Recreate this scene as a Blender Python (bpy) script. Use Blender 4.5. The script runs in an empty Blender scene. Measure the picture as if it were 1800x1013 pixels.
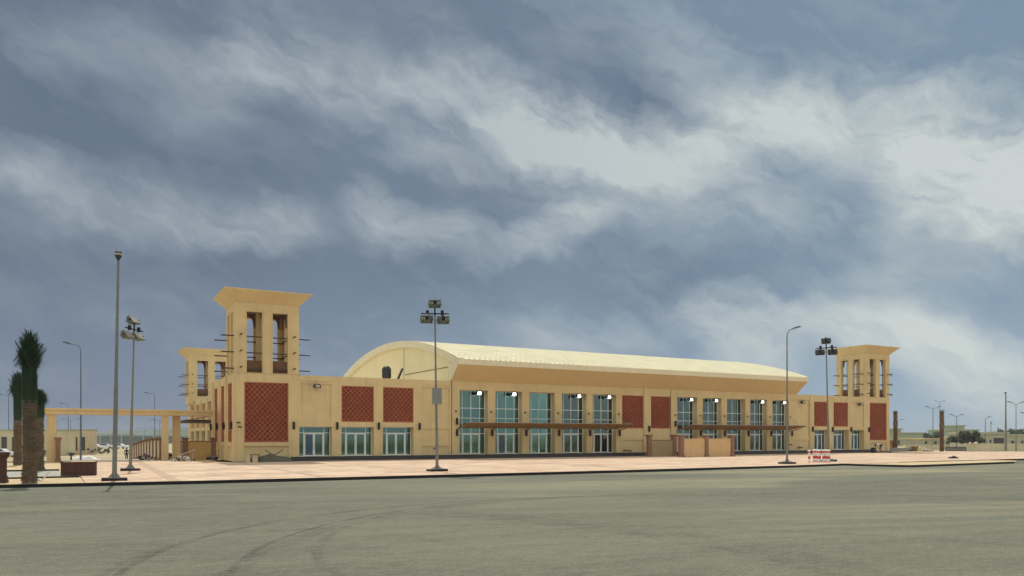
import bpy, bmesh, math, random
from math import radians as R, sin, cos, pi, sqrt, atan2
from mathutils import Vector, Matrix, Euler
random.seed(7)
S = bpy.context.scene
C = S.collection

# ------------------------------------------------------------------ camera
F = 1338.0; EYE = 2.1; HOR = 768.0
TH = atan2(2420.0, F)                      # angle from the view axis to the facade's run (+X)
FW = (cos(TH), sin(TH)); RT = (sin(TH), -cos(TH))
cd = bpy.data.cameras.new('camera'); cam = bpy.data.objects.new('camera', cd); C.objects.link(cam)
cam.location = (0, 0, EYE)
cam.rotation_euler = (R(90), 0, atan2(-FW[0], FW[1]))
cd.sensor_width = 36; cd.lens = 36 * F / 1800
cd.shift_y = (HOR - 506.5) / 1800
cd.clip_start = 0.1; cd.clip_end = 6000
S.camera = cam
S.view_settings.view_transform = 'Standard'; S.view_settings.look = 'None'
S.view_settings.exposure = 0.0; S.view_settings.gamma = 1
S.render.resolution_x = 1024; S.render.resolution_y = 576

# helpers that turn a measured bearing into a place on the ground
def at(px, d):
    l = (px - 900) / F * d
    return (FW[0]*d + RT[0]*l, FW[1]*d + RT[1]*l)
def gnd(px, py, z=0.0):
    d = (EYE - z) * F / (py - HOR); return at(px, d) + (d,)
def zat(py, d): return EYE + (HOR - py) / F * d
YF = 67.3
def fX(px, Y=YF):
    p = px - 900; return Y * (FW[0]*F + RT[0]*p) / (FW[1]*F + RT[1]*p)
def sY(px, X):
    p = px - 900; return X * (FW[1]*F + RT[1]*p) / (FW[0]*F + RT[0]*p)

# ------------------------------------------------------------------ sky
SUN_EL = R(61); SUN_AZ = math.atan2(0.10, 1.0)
w = bpy.data.worlds.new("World"); S.world = w; w.use_nodes = True
nt = w.node_tree; N = nt.nodes; L = nt.links
for n in list(N): N.remove(n)
def nd(t, **k):
    n = N.new(t)
    for a, v in k.items(): setattr(n, a, v)
    return n
def mth(op, a, b=None, c=None, clamp=False):
    n = nd('ShaderNodeMath', operation=op, use_clamp=clamp)
    for i, v in enumerate((a, b, c)):
        if v is None: continue
        if hasattr(v, 'links') or hasattr(v, 'is_linked'): L.new(v, n.inputs[i])
        else: n.inputs[i].default_value = v
    return n.outputs[0]
def mixc(f, a, b):
    n = nd('ShaderNodeMix', data_type='RGBA')
    for i, v in ((0, f), (6, a), (7, b)):
        if hasattr(v, 'is_linked'): L.new(v, n.inputs[i])
        else: n.inputs[i].default_value = v if i == 0 else (*v, 1)
    return n.outputs[2]
def rng(v, a, b, c=0, d=1, smooth=True):
    n = nd('ShaderNodeMapRange', interpolation_type='SMOOTHSTEP' if smooth else 'LINEAR')
    L.new(v, n.inputs[0])
    for i, x in enumerate((a, b, c, d)): n.inputs[i+1].default_value = x
    return n.outputs[0]
tc = nd('ShaderNodeTexCoord'); sx = nd('ShaderNodeSeparateXYZ'); L.new(tc.outputs['Generated'], sx.inputs[0])
VA = atan2(FW[0], FW[1])                   # compass bearing of the middle of the cloud field
azr = mth('ARCTAN2', sx.outputs[0], sx.outputs[1])
az = mth('MULTIPLY', mth('SUBTRACT', azr, VA), 180/pi)
el = mth('MULTIPLY', mth('ARCSINE', sx.outputs[2]), 180/pi)
def sky_ae(px, py):                         # bearing and height of a cloud, in degrees
    x = (px-900)/F; y = (HOR-py)/F
    return math.degrees(math.atan(x)), math.degrees(math.atan(y/sqrt(1+x*x)))
cmb = nd('ShaderNodeCombineXYZ'); L.new(az, cmb.inputs[0]); L.new(el, cmb.inputs[1])
def noise(vec, scale, detail, rough=.55, dist=0.0, sc=(1, 1, 1), rot=0, off=(0, 0, 0)):
    m = nd('ShaderNodeMapping', vector_type='TEXTURE'); L.new(vec, m.inputs[0]); m.inputs['Scale'].default_value = tuple(1/q for q in sc)
    m.inputs['Rotation'].default_value = (0, 0, rot); m.inputs['Location'].default_value = off
    n = nd('ShaderNodeTexNoise'); L.new(m.outputs[0], n.inputs['Vector'])
    n.inputs['Scale'].default_value = scale; n.inputs['Detail'].default_value = detail
    n.inputs['Roughness'].default_value = rough; n.inputs['Distortion'].default_value = dist
    return n
def vmath(op, a, b=None, s=None):
    n = nd('ShaderNodeVectorMath', operation=op)
    if hasattr(a, 'is_linked'): L.new(a, n.inputs[0])
    else: n.inputs[0].default_value = a
    if b is not None:
        if hasattr(b, 'is_linked'): L.new(b, n.inputs[1])
        else: n.inputs[1].default_value = b
    if s is not None: n.inputs['Scale'].default_value = s
    return n.outputs[0]
w1 = noise(cmb.outputs[0], .075, 4, .55)
w2 = noise(cmb.outputs[0], .30, 4, .6, off=(5, 3, 0))
wa = vmath('SCALE', vmath('SUBTRACT', w1.outputs['Color'], (.5, .5, .5)), s=5.5)
wb = vmath('SCALE', vmath('SUBTRACT', w2.outputs['Color'], (.5, .5, .5)), s=2.6)
warped = vmath('ADD', vmath('ADD', cmb.outputs[0], wa), wb)
def blobs(lst):
    tot = None
    for (x0, y0, x1, y1, wd, amp) in lst:
        a = sky_ae(x0, y0); b = sky_ae(x1, y1)
        m = nd('ShaderNodeMapping', vector_type='TEXTURE'); L.new(warped, m.inputs[0])
        m.inputs['Location'].default_value = ((a[0]+b[0])/2, (a[1]+b[1])/2, 0)
        m.inputs['Rotation'].default_value = (0, 0, atan2(b[1]-a[1], b[0]-a[0]))
        ln = math.hypot(b[0]-a[0], b[1]-a[1])/2
        wdg = wd/F*180/pi
        m.inputs['Scale'].default_value = (ln*1.15+wdg, wdg*1.9, 1000)
        g = nd('ShaderNodeTexGradient', gradient_type='SPHERICAL'); L.new(m.outputs[0], g.inputs[0])
        v = mth('MULTIPLY', rng(g.outputs['Fac'], 0, .85), amp*1.02)
        tot = v if tot is None else mth('ADD', tot, v)
    return tot
WHITE = [(0, 90, 330, 100, 40, .32), (380, 60, 470, 150, 40, .38), (270, 105, 560, 125, 34, .35), (430, 120, 760, 175, 46, .55), (700, 150, 960, 200, 44, .72),
 (860, 200, 1060, 245, 52, .95), (1000, 230, 1240, 290, 46, .85), (1200, 250, 1420, 195, 55, .85), (1400, 180, 1640, 230, 62, .80), (1600, 240, 1830, 310, 80, .95),
 (1560, 360, 1640, 340, 55, .45), (1700, 380, 1830, 370, 60, .5), (-60, 305, 160, 350, 46, .62), (140, 350, 400, 400, 38, .66), (360, 395, 560, 415, 28, .66),
 (590, 385, 900, 440, 36, .48), (860, 445, 1090, 370, 30, .62), (600, 340, 700, 390, 34, .4), (640, 235, 900, 290, 40, .40), (900, 300, 1200, 310, 60, .45),
 (1100, 350, 1480, 370, 60, .35), (870, 590, 1200, 600, 34, .45), (1170, 540, 1420, 570, 32, .70), (1380, 560, 1700, 610, 38, .85), (1600, 600, 1830, 690, 55, .75),
 (1250, 590, 1400, 660, 34, .60), (1080, 40, 1300, 130, 50, .25), (400, 20, 500, -30, 50, .2), (530, 20, 570, 130, 24, .25), (1480, 480, 1700, 510, 40, .2), (280, 180, 430, 215, 28, .2)]
DARK = [(20, 220, 250, 250, 60, .75), (250, 250, 520, 300, 55, .75), (900, 60, 1140, 150, 70, .75), (1100, 160, 1180, 210, 40, .7), (740, 320, 980, 350, 38, .7), (0, 150, 240, 160, 30, .4),
 (0, 440, 560, 470, 34, .6), (620, 40, 900, 50, 55, .5), (1020, 480, 1300, 500, 55, .55), (1030, 640, 1250, 640, 36, .35), (600, 470, 900, 500, 40, .4), (20, 30, 360, 40, 40, .3)]
wv = blobs(WHITE); dv = blobs(DARK)
fn = noise(warped, .15, 5, .55, .3, sc=(.42, 1.5, 1), rot=R(-13))
fn2 = noise(warped, .50, 6, .62, .4, sc=(.42, 1.4, 1), rot=R(-24), off=(2, 7, 1))
fn3 = noise(cmb.outputs[0], .13, 4, .5, .2, sc=(.6, 1.2, 1), rot=R(-10), off=(9, 1, 4))
fib = mth('ADD', mth('MULTIPLY', fn.outputs['Fac'], .60), mth('MULTIPLY', fn2.outputs['Fac'], .40))
tex = rng(fib, .34, .66, .38, 1.28, False)
amt = mth('MULTIPLY', wv, tex)
soft = mth('MULTIPLY', mth('SUBTRACT', fib, .47), .85)
soft2 = mth('MULTIPLY', mth('SUBTRACT', fn3.outputs['Fac'], .49), .5)
amt = mth('ADD', amt, mth('ADD', soft, soft2), clamp=True)
amt = mth('MULTIPLY', mth('POWER', amt, .9), .92)
gx = rng(az, -36, 36)                       # clearer and brighter towards the east
gy = rng(el, 0, 14)
base = mixc(gx, mixc(gy, (.172, .222, .318), (.132, .172, .232)), mixc(gy, (.340, .450, .555), (.200, .285, .375)))
base = mixc(mth('MULTIPLY', dv, .62, clamp=True), base, (.105, .145, .215))
cloud = mixc(gx, (.375, .440, .480), (.650, .700, .670))
skyc = mixc(amt, base, cloud)
# unseen sky behind and overhead, raised to a bright haze to light the facade
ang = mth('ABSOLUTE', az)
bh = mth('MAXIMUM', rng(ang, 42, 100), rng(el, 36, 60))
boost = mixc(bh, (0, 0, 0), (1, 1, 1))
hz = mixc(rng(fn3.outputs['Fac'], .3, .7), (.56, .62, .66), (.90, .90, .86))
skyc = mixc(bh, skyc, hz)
nish = nd('ShaderNodeTexSky', sky_type='NISHITA'); nish.sun_disc = False
nish.sun_elevation = SUN_EL; nish.sun_rotation = SUN_AZ; nish.dust_density = 2.0
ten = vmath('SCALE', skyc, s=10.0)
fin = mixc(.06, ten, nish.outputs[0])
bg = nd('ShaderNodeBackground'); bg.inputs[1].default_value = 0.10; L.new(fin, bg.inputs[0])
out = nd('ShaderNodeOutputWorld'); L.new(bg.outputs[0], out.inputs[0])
w.cycles.sampling_method = 'MANUAL'; w.cycles.sample_map_resolution = 512

sd = bpy.data.lights.new('sun', 'SUN'); sun = bpy.data.objects.new('sun', sd); C.objects.link(sun)
sd.energy = 2.7; sd.angle = R(0.6); sd.color = (1, .94, .84)
sv = Vector((sin(SUN_AZ)*cos(SUN_EL), cos(SUN_AZ)*cos(SUN_EL), sin(SUN_EL)))
sun.rotation_euler = sv.to_track_quat('Z', 'Y').to_euler()

# ------------------------------------------------------------------ materials
def mat(name, col, rough=.8, metal=0, var=.12, scale=1.5, bump=0, bscale=20, col2=None, spec=.3, emit=0, stain=0):
    m = bpy.data.materials.new(name); m.use_nodes = True
    t = m.node_tree; b = t.nodes['Principled BSDF']
    b.inputs['Roughness'].default_value = rough; b.inputs['Metallic'].default_value = metal
    b.inputs['Specular IOR Level'].default_value = spec
    tcn = t.nodes.new('ShaderNodeTexCoord')
    n = t.nodes.new('ShaderNodeTexNoise'); n.inputs['Scale'].default_value = scale; n.inputs['Detail'].default_value = 7
    n.inputs['Roughness'].default_value = .62
    t.links.new(tcn.outputs['Object'], n.inputs['Vector'])
    r = t.nodes.new('ShaderNodeMapRange'); t.links.new(n.outputs['Fac'], r.inputs[0])
    r.inputs[1].default_value = .28; r.inputs[2].default_value = .72
    mx = t.nodes.new('ShaderNodeMix'); mx.data_type = 'RGBA'
    t.links.new(r.outputs[0], mx.inputs[0])
    c2 = col2 or tuple(min(1, c*(1+var)) for c in col); c1 = tuple(c*(1-var) for c in col) if not col2 else col
    mx.inputs[6].default_value = (*c1, 1); mx.inputs[7].default_value = (*c2, 1)
    o = mx.outputs[2]
    if stain:                               # vertical rain streaks in the render coat
        mp = t.nodes.new('ShaderNodeMapping'); mp.inputs['Scale'].default_value = (2.2, 2.2, .16)
        t.links.new(tcn.outputs['Object'], mp.inputs[0])
        n2 = t.nodes.new('ShaderNodeTexNoise'); n2.inputs['Scale'].default_value = 1.3; n2.inputs['Detail'].default_value = 5
        t.links.new(mp.outputs[0], n2.inputs['Vector'])
        r2 = t.nodes.new('ShaderNodeMapRange'); t.links.new(n2.outputs['Fac'], r2.inputs[0])
        r2.inputs[1].default_value = .5; r2.inputs[2].default_value = .75; r2.inputs[4].default_value = stain
        m2 = t.nodes.new('ShaderNodeMix'); m2.data_type = 'RGBA'
        t.links.new(r2.outputs[0], m2.inputs[0]); t.links.new(o, m2.inputs[6])
        m2.inputs[7].default_value = (col[0]*.55, col[1]*.55, col[2]*.55, 1); o = m2.outputs[2]
    t.links.new(o, b.inputs['Base Color'])
    if bump:
        n3 = t.nodes.new('ShaderNodeTexNoise'); n3.inputs['Scale'].default_value = bscale; n3.inputs['Detail'].default_value = 5
        t.links.new(tcn.outputs['Object'], n3.inputs['Vector'])
        bp = t.nodes.new('ShaderNodeBump'); bp.inputs['Strength'].default_value = bump; bp.inputs['Distance'].default_value = .02
        t.links.new(n3.outputs['Fac'], bp.inputs['Height']); t.links.new(bp.outputs[0], b.inputs['Normal'])
    if emit:
        b.inputs['Emission Color'].default_value = (*col, 1); b.inputs['Emission Strength'].default_value = emit
    return m
M = dict(
 stucco=mat('stucco', (.685, .525, .27), .9, var=.10, scale=.5, bump=.3, bscale=14, stain=.26),
 stucco_pale=mat('pale_stucco', (.78, .69, .46), .85, var=.05, scale=.8, stain=.12),
 gable=mat('gable_stucco', (.84, .72, .42), .9, var=.05, scale=.5, stain=.10),
 soffit=mat('soffit_paint', (.70, .52, .26), .85, var=.05, scale=.4, stain=.10),
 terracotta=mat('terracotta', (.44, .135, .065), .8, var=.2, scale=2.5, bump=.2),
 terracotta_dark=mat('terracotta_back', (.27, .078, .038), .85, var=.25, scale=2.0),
 brown=mat('brown_panel', (.17, .085, .04), .8, var=.15, scale=3),
 wood=mat('dark_timber', (.085, .05, .035), .7, var=.3, scale=6),
 granite=mat('riser_shade_granite', (.035, .033, .033), .45, var=.3, scale=12, spec=.4),  # step risers: their shade put into a blacker granite than the treads
 granite_tread=mat('granite_tread', (.10, .095, .09), .55, var=.3, scale=9),
 whiteframe=mat('white_aluminium', (.80, .86, .83), .4, var=.04),
 bluefilm=mat('blue_tinted_glass', (.01, .07, .13), .08, var=.3, spec=.9),
 black=mat('black_metal', (.012, .010, .009), .5, var=.3),
 steel=mat('galvanised_steel', (.33, .32, .29), .45, .55, var=.12, scale=3),
 polepaint=mat('grey_pole', (.22, .22, .19), .55, .3, var=.14, scale=4),
 bluegrey=mat('blue_grey_pole', (.13, .17, .22), .5, .3, var=.12),
 housing=mat('lamp_housing', (.13, .145, .11), .5, .3, var=.2, scale=6),
 dhousing=mat('dark_lamp_housing', (.055, .06, .05), .5, .3, var=.3, scale=6),
 lens=mat('lamp_lens', (.42, .36, .26), .15, var=.1, spec=.8),
 lit=mat('lit_lens', (1, 1, .97), .3, var=0, emit=5),
 canopy=mat('brown_canopy', (.36, .19, .06), .65, var=.12, scale=1.2),
 roof=mat('cream_roof', (.93, .88, .66), .33, var=.08, scale=.6, spec=.5),
 roof_flat=mat('roof_deck', (.74, .70, .60), .9, var=.2),
 interior=mat('interior_wall', (.44, .48, .41), .8, var=.3, scale=.35),
 intfloor=mat('interior_floor', (.28, .28, .25), .5, var=.15),
 yellow=mat('reflection_yellow', (.62, .62, .16), .7, var=.2, scale=1),
 kerb=mat('shade_dark_kerb', (.012, .011, .011), .7, var=.3, scale=4),  # shade of the kerb face put into a near-black colour all over
 concrete=mat('concrete', (.50, .46, .38), .9, var=.14, scale=2, bump=.3),
 greycon=mat('grey_concrete', (.25, .24, .22), .9, var=.18, scale=3, bump=.3),
 brownbrick=mat('brown_brick', (.085, .040, .028), .85, var=.3, scale=5, bump=.4),
 brownpost=mat('brown_stone_post', (.27, .145, .085), .8, var=.14, scale=3),
 tanpanel=mat('tan_panel', (.66, .44, .22), .85, var=.08, scale=1, stain=.15),
 palepanel=mat('pale_panel', (.62, .50, .33), .85, var=.12, scale=2),
 dullpanel=mat('dull_brown_panel', (.36, .27, .15), .85, var=.12, scale=1.5),
 ochre=mat('ochre_panel', (.60, .40, .13), .85, var=.08, scale=1),
 bark=mat('palm_bark', (.085, .058, .038), .95, scale=11, col2=(.25, .19, .125), bump=.5),
 barkdark=mat('palm_bark_dark', (.11, .078, .05), .95, var=.3, scale=8),
 frond=mat('palm_frond', (.008, .030, .010), .7, scale=4, col2=(.022, .060, .018)),
 frondwrap=mat('bound_frond', (.010, .028, .012), .75, scale=5, col2=(.03, .055, .022)),
 dryfrond=mat('dry_frond', (.12, .055, .035), .9, scale=5, col2=(.25, .13, .08)),
 red=mat('red_plastic', (.55, .03, .02), .45, var=.1),
 white=mat('white_plastic', (.78, .76, .72), .5, var=.08, scale=4),
 tarp=mat('green_tarpaulin', (.11, .105, .07), .9, var=.25, scale=2, bump=.4),
 sack=mat('sandy_sack', (.62, .62, .30), .9, var=.15, scale=4),
 sand=mat('sand', (.58, .45, .26), .95, var=.15, scale=1.2, bump=.5),
 villa=mat('villa_render', (.44, .44, .32), .9, var=.08, scale=.4, stain=.15),
 villa_green=mat('villa_green_render', (.40, .47, .33), .9, var=.08, scale=.4),
 trim=mat('villa_trim', (.38, .40, .26), .8, var=.08),
 boundary=mat('boundary_render', (.62, .56, .38), .9, var=.12, scale=.5, stain=.25),
 wdark=mat('dark_window', (.05, .055, .05), .2, var=.2, spec=.6),
 hangar=mat('hangar_cladding', (.48, .53, .50), .6, var=.05, scale=.4),
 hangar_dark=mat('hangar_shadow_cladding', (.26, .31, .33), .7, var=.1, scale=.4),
 bushmat=mat('grey_green_foliage', (.05, .055, .035), .9, scale=3, col2=(.11, .11, .07)),
 treefar=mat('dusty_foliage', (.07, .10, .06), .9, scale=3, col2=(.12, .15, .09)),
 skin=mat('skin', (.23, .12, .07), .6), whitecloth=mat('white_cloth', (.82, .80, .74), .85, var=.05),
 browncloth=mat('brown_cloth', (.10, .075, .05), .9), darkcloth=mat('dark_green_cloth', (.02, .045, .03), .9),
 maroon=mat('maroon_cloth', (.07, .02, .018), .9), hair=mat('black_hair', (.012, .010, .009), .8),
 carpaint=mat('white_car_paint', (.75, .76, .76), .25, var=.03, spec=.6), carglass=mat('car_glass', (.03, .04, .045), .08, spec=.8),
 tyre=mat('tyre_rubber', (.02, .02, .02), .85), sign=mat('grey_sign_plate', (.27, .27, .25), .6, .2, var=.12, scale=5),
)
def add_socket(t, kind): return t.nodes.new(kind)
# reflective tinted glass: real see-through panes with the room behind
def glass_mat(name='tinted_glass', tint=(.46, .72, .68), refl=(.68, .93, .88)):
    m = bpy.data.materials.new(name); m.use_nodes = True; t = m.node_tree
    t.nodes.remove(t.nodes['Principled BSDF']); o = t.nodes['Material Output']
    tr = t.nodes.new('ShaderNodeBsdfTransparent'); tr.inputs[0].default_value = (*tint, 1)
    gl = t.nodes.new('ShaderNodeBsdfGlossy'); gl.inputs[0].default_value = (*refl, 1); gl.inputs['Roughness'].default_value = .03
    fr = t.nodes.new('ShaderNodeFresnel'); fr.inputs[0].default_value = 1.9
    mr = t.nodes.new('ShaderNodeMath'); mr.operation = 'ADD'; mr.inputs[1].default_value = .04; t.links.new(fr.outputs[0], mr.inputs[0])
    tcn = t.nodes.new('ShaderNodeTexCoord'); n = t.nodes.new('ShaderNodeTexNoise'); n.inputs['Scale'].default_value = .9
    t.links.new(tcn.outputs['Object'], n.inputs['Vector'])
    bp = t.nodes.new('ShaderNodeBump'); bp.inputs['Strength'].default_value = .05; bp.inputs['Distance'].default_value = .03
    t.links.new(n.outputs['Fac'], bp.inputs['Height']); t.links.new(bp.outputs[0], gl.inputs['Normal'])
    mx = t.nodes.new('ShaderNodeMixShader'); t.links.new(mr.outputs[0], mx.inputs[0])
    t.links.new(tr.outputs[0], mx.inputs[1]); t.links.new(gl.outputs[0], mx.inputs[2]); t.links.new(mx.outputs[0], o.inputs[0])
    return m
M['glass'] = glass_mat()

# ------------------------------------------------------------------ mesh building
class MB:
    def __init__(s): s.v = []; s.f = []; s.m = []
    def add(s, vs, fs, mi=0):
        o = len(s.v); s.v += [tuple(p) for p in vs]; s.f += [tuple(i+o for i in f) for f in fs]; s.m += [mi]*len(fs)
        return s
    def box(s, x0, x1, y0, y1, z0, z1, mi=0, mtx=None):
        vs = [(x0, y0, z0), (x1, y0, z0), (x1, y1, z0), (x0, y1, z0), (x0, y0, z1), (x1, y0, z1), (x1, y1, z1), (x0, y1, z1)]
        if mtx is not None: vs = [mtx @ Vector(p) for p in vs]
        return s.add(vs, [(0, 3, 2, 1), (4, 5, 6, 7), (0, 1, 5, 4), (1, 2, 6, 5), (2, 3, 7, 6), (3, 0, 4, 7)], mi)
    def frus(s, a, b, z0, z1, mi=0):        # a, b = (x0,x1,y0,y1) bottom and top rectangles
        vs = [(a[0], a[2], z0), (a[1], a[2], z0), (a[1], a[3], z0), (a[0], a[3], z0), (b[0], b[2], z1), (b[1], b[2], z1), (b[1], b[3], z1), (b[0], b[3], z1)]
        return s.add(vs, [(0, 3, 2, 1), (4, 5, 6, 7), (0, 1, 5, 4), (1, 2, 6, 5), (2, 3, 7, 6), (3, 0, 4, 7)], mi)
    def tube(s, p0, p1, r0, r1=None, n=8, mi=0, caps=True):
        r1 = r0 if r1 is None else r1
        p0 = Vector(p0); p1 = Vector(p1); d = (p1-p0).normalized()
        u = d.orthogonal().normalized(); v = d.cross(u)
        vs = []
        for p, r in ((p0, r0), (p1, r1)):
            for k in range(n):
                a = 2*pi*k/n; vs.append(p + u*cos(a)*r + v*sin(a)*r)
        fs = [(k, (k+1) % n, n+(k+1) % n, n+k) for k in range(n)]
        if caps: fs += [tuple(range(n))[::-1], tuple(range(n, 2*n))]
        return s.add(vs, fs, mi)
    def path(s, pts, rs, n=8, mi=0):
        for i in range(len(pts)-1):
            s.tube(pts[i], pts[i+1], rs[i] if isinstance(rs, (list, tuple)) else rs, rs[i+1] if isinstance(rs, (list, tuple)) else rs, n, mi)
        return s
    def lathe(s, prof, n=16, mi=0, c=(0, 0)):
        vs = []
        for r, z in prof:
            for k in range(n): a = 2*pi*k/n; vs.append((c[0]+r*cos(a), c[1]+r*sin(a), z))
        fs = []
        for i in range(len(prof)-1):
            for k in range(n): fs.append((i*n+k, i*n+(k+1) % n, (i+1)*n+(k+1) % n, (i+1)*n+k))
        fs += [tuple(range(n))[::-1], tuple((len(prof)-1)*n+k for k in range(n))]
        return s.add(vs, fs, mi)
    def prism(s, poly, ax, a, b, mi=0):     # poly of 2-D points extruded along axis ax from a to b
        n = len(poly)
        def P(p, t): return {'x': (t, p[0], p[1]), 'y': (p[0], t, p[1]), 'z': (p[0], p[1], t)}[ax]
        vs = [P(p, a) for p in poly] + [P(p, b) for p in poly]
        fs = [(k, (k+1) % n, n+(k+1) % n, n+k) for k in range(n)] + [tuple(range(n))[::-1], tuple(range(n, 2*n))]
        return s.add(vs, fs, mi)
    def ico(s, c, r, sub=1, sq=(1, 1, 1), jit=0, mi=0):
        b = bmesh.new(); bmesh.ops.create_icosphere(b, subdivisions=sub, radius=1)
        vs = [(c[0]+p.co.x*r*sq[0]*(1+random.uniform(-jit, jit)), c[1]+p.co.y*r*sq[1]*(1+random.uniform(-jit, jit)), c[2]+p.co.z*r*sq[2]*(1+random.uniform(-jit, jit))) for p in b.verts]
        b.verts.index_update(); fs = [tuple(v.index for v in f.verts) for f in b.faces]; b.free()
        return s.add(vs, fs, mi)
    def build(s, name, m, parent=None, smooth=False, fix=True):
        me = bpy.data.meshes.new(name); me.from_pydata(s.v, [], s.f)
        for x in (m if isinstance(m, (list, tuple)) else [m]): me.materials.append(M[x] if isinstance(x, str) else x)
        for p, i in zip(me.polygons, s.m): p.material_index = i; p.use_smooth = smooth
        if fix:
            b = bmesh.new(); b.from_mesh(me); bmesh.ops.recalc_face_normals(b, faces=b.faces); b.to_mesh(me); b.free()
        me.update()
        o = bpy.data.objects.new(name, me); C.objects.link(o)
        if parent is not None: o.parent = parent
        return o
def tag(o, label=None, cat=None, group=None, kind=None):
    if label: o['label'] = label
    if cat: o['category'] = cat
    if group: o['group'] = group
    if kind: o['kind'] = kind
    return o
def thing(name, loc, rz, label, cat, group=None):
    o = bpy.data.objects.new(name, None); C.objects.link(o); o.location = loc; o.rotation_euler = (0, 0, rz)
    o.empty_display_size = .3
    return tag(o, label, cat, group)
def kids(o): return [c for c in C.objects if c.parent == o]
def dup(o, loc, rz=0, label=None, parent=None, scale=None):
    c = o.copy(); C.objects.link(c); c.parent = parent
    if parent is None:
        c.location = loc; c.rotation_euler = (0, 0, rz)
        if label: c['label'] = label
        if scale: c.scale = scale
    for ch in kids(o): dup(ch, None, parent=c)
    return c

# ------------------------------------------------------------------ ground
def sm(a, b, x):
    t = max(0, min(1, (x-a)/(b-a))); return t*t*(3-2*t)
def gz(x, y): return -1.2*sm(80, 125, y)*(1-sm(14, 45, x))     # the land falls away behind the gateway
def sheet(name, xs, ys, zf, m, kind='structure', clip=None):
    me = MB(); nx, ny = len(xs), len(ys)
    me.v = [(x, y, zf(x, y)) for y in ys for x in xs]
    for j in range(ny-1):
        for i in range(nx-1):
            cx = (xs[i]+xs[i+1])/2; cy = (ys[j]+ys[j+1])/2
            if clip and not clip(cx, cy): continue
            me.f.append((j*nx+i, j*nx+i+1, (j+1)*nx+i+1, (j+1)*nx+i)); me.m.append(0)
    return tag(me.build(name, m, fix=False), kind=kind)
def lin(a, b, n): return [a+(b-a)*i/n for i in range(n+1)]
def nodemat(name, rough=.9):
    m = bpy.data.materials.new(name); m.use_nodes = True; t = m.node_tree
    t.nodes['Principled BSDF'].inputs['Roughness'].default_value = rough
    t.nodes['Principled BSDF'].inputs['Specular IOR Level'].default_value = .2
    return m, t
class NT:                                   # tiny wrapper for writing node graphs
    def __init__(s, t): s.t = t
    def __call__(s, k, ins=None, **kw):
        n = s.t.nodes.new(k)
        for a, v in kw.items(): setattr(n, a, v)
        for i, v in (ins or {}).items():
            if hasattr(v, 'is_linked'): s.t.links.new(v, n.inputs[i])
            else: n.inputs[i].default_value = v
        return n
    def m(s, op, a, b=0.0, clamp=False): return s('ShaderNodeMath', {0: a, 1: b}, operation=op, use_clamp=clamp).outputs[0]
    def mr(s, v, a, b, c=0.0, d=1.0): return s('ShaderNodeMapRange', {0: v, 1: a, 2: b, 3: c, 4: d}, interpolation_type='SMOOTHSTEP').outputs[0]
    def mix(s, f, a, b): return s('ShaderNodeMix', {0: f, 6: a if hasattr(a, 'is_linked') else (*a, 1), 7: b if hasattr(b, 'is_linked') else (*b, 1)}, data_type='RGBA').outputs[2]
    def noise(s, vec, scale, detail=5, rough=.6, sc=(1, 1, 1), rot=0, dist=0.0):
        mp = s('ShaderNodeMapping', {0: vec}, vector_type='TEXTURE'); mp.inputs['Scale'].default_value = tuple(1/q for q in sc); mp.inputs['Rotation'].default_value = (0, 0, rot)
        return s('ShaderNodeTexNoise', {'Vector': mp.outputs[0], 'Scale': scale, 'Detail': detail, 'Roughness': rough, 'Distortion': dist}).outputs['Fac']
def circ(a, b, c):
    ax, ay = a; bx, by = b; cx, cy = c; d = 2*(ax*(by-cy)+bx*(cy-ay)+cx*(ay-by))
    ux = ((ax*ax+ay*ay)*(by-cy)+(bx*bx+by*by)*(cy-ay)+(cx*cx+cy*cy)*(ay-by))/d
    uy = ((ax*ax+ay*ay)*(cx-bx)+(bx*bx+by*by)*(ax-cx)+(cx*cx+cy*cy)*(bx-ax))/d
    return ux, uy, math.hypot(ax-ux, ay-uy)
RZ = -.14
def rp(px, py): return gnd(px, py, RZ)[:2]
# asphalt
am, t = nodemat('sandy_asphalt', .85); g = NT(t); P = g('ShaderNodeTexCoord').outputs['Object']; sp = g('ShaderNodeSeparateXYZ', {0: P})
big = g.noise(P, .05, 6, .62, rot=-.4); mid = g.noise(P, .35, 6, .62, sc=(.28, 1.5, 1), rot=-.35, dist=.6); fine = g.noise(P, 5, 5, .75, sc=(.6, 1.3, 1)); grit = g.noise(P, 30, 4, .8)
col = g.mix(g.mr(big, .32, .68), (.142, .149, .110), (.200, .206, .148))
col = g.mix(g.m('MULTIPLY', g.mr(mid, .40, .70), .55), col, (.255, .250, .165))
streak = g.noise(P, 1.1, 6, .7, sc=(.3, 1.5, 1), rot=-.12, dist=.4)
col = g.mix(g.m('MULTIPLY', g.mr(streak, .44, .68), .42), col, (.095, .100, .074))
swirl = g.noise(P, .8, 5, .6, sc=(.2, 1.5, 1), rot=-.62, dist=.8)
col = g.mix(g.m('MULTIPLY', g.mr(swirl, .52, .70), .40), col, (.235, .225, .16))
sandy = g.noise(P, .09, 7, .65, sc=(.25, 1.5, 1), rot=-.30, dist=.8)
side = g.mr(sp.outputs[0], 4, 30)
col = g.mix(g.m('MULTIPLY', g.mr(sandy, .46, .62), g.m('MULTIPLY', side, .85)), col, (.42, .37, .22))
dk = g.noise(P, .11, 6, .6, sc=(.3, 1.3, 1), rot=-.2)
col = g.mix(g.m('MULTIPLY', g.mr(dk, .48, .70), .6), col, (.095, .098, .076))
oil = g.noise(P, .5, 5, .65, sc=(.5, 1.4, 1)); oz = g.m('MULTIPLY', g.mr(sp.outputs[1], 22, 30), g.mr(sp.outputs[0], 12, 2))
col = g.mix(g.m('MULTIPLY', g.m('MULTIPLY', g.mr(oil, .50, .62), oz), .6), col, (.085, .082, .062))
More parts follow.
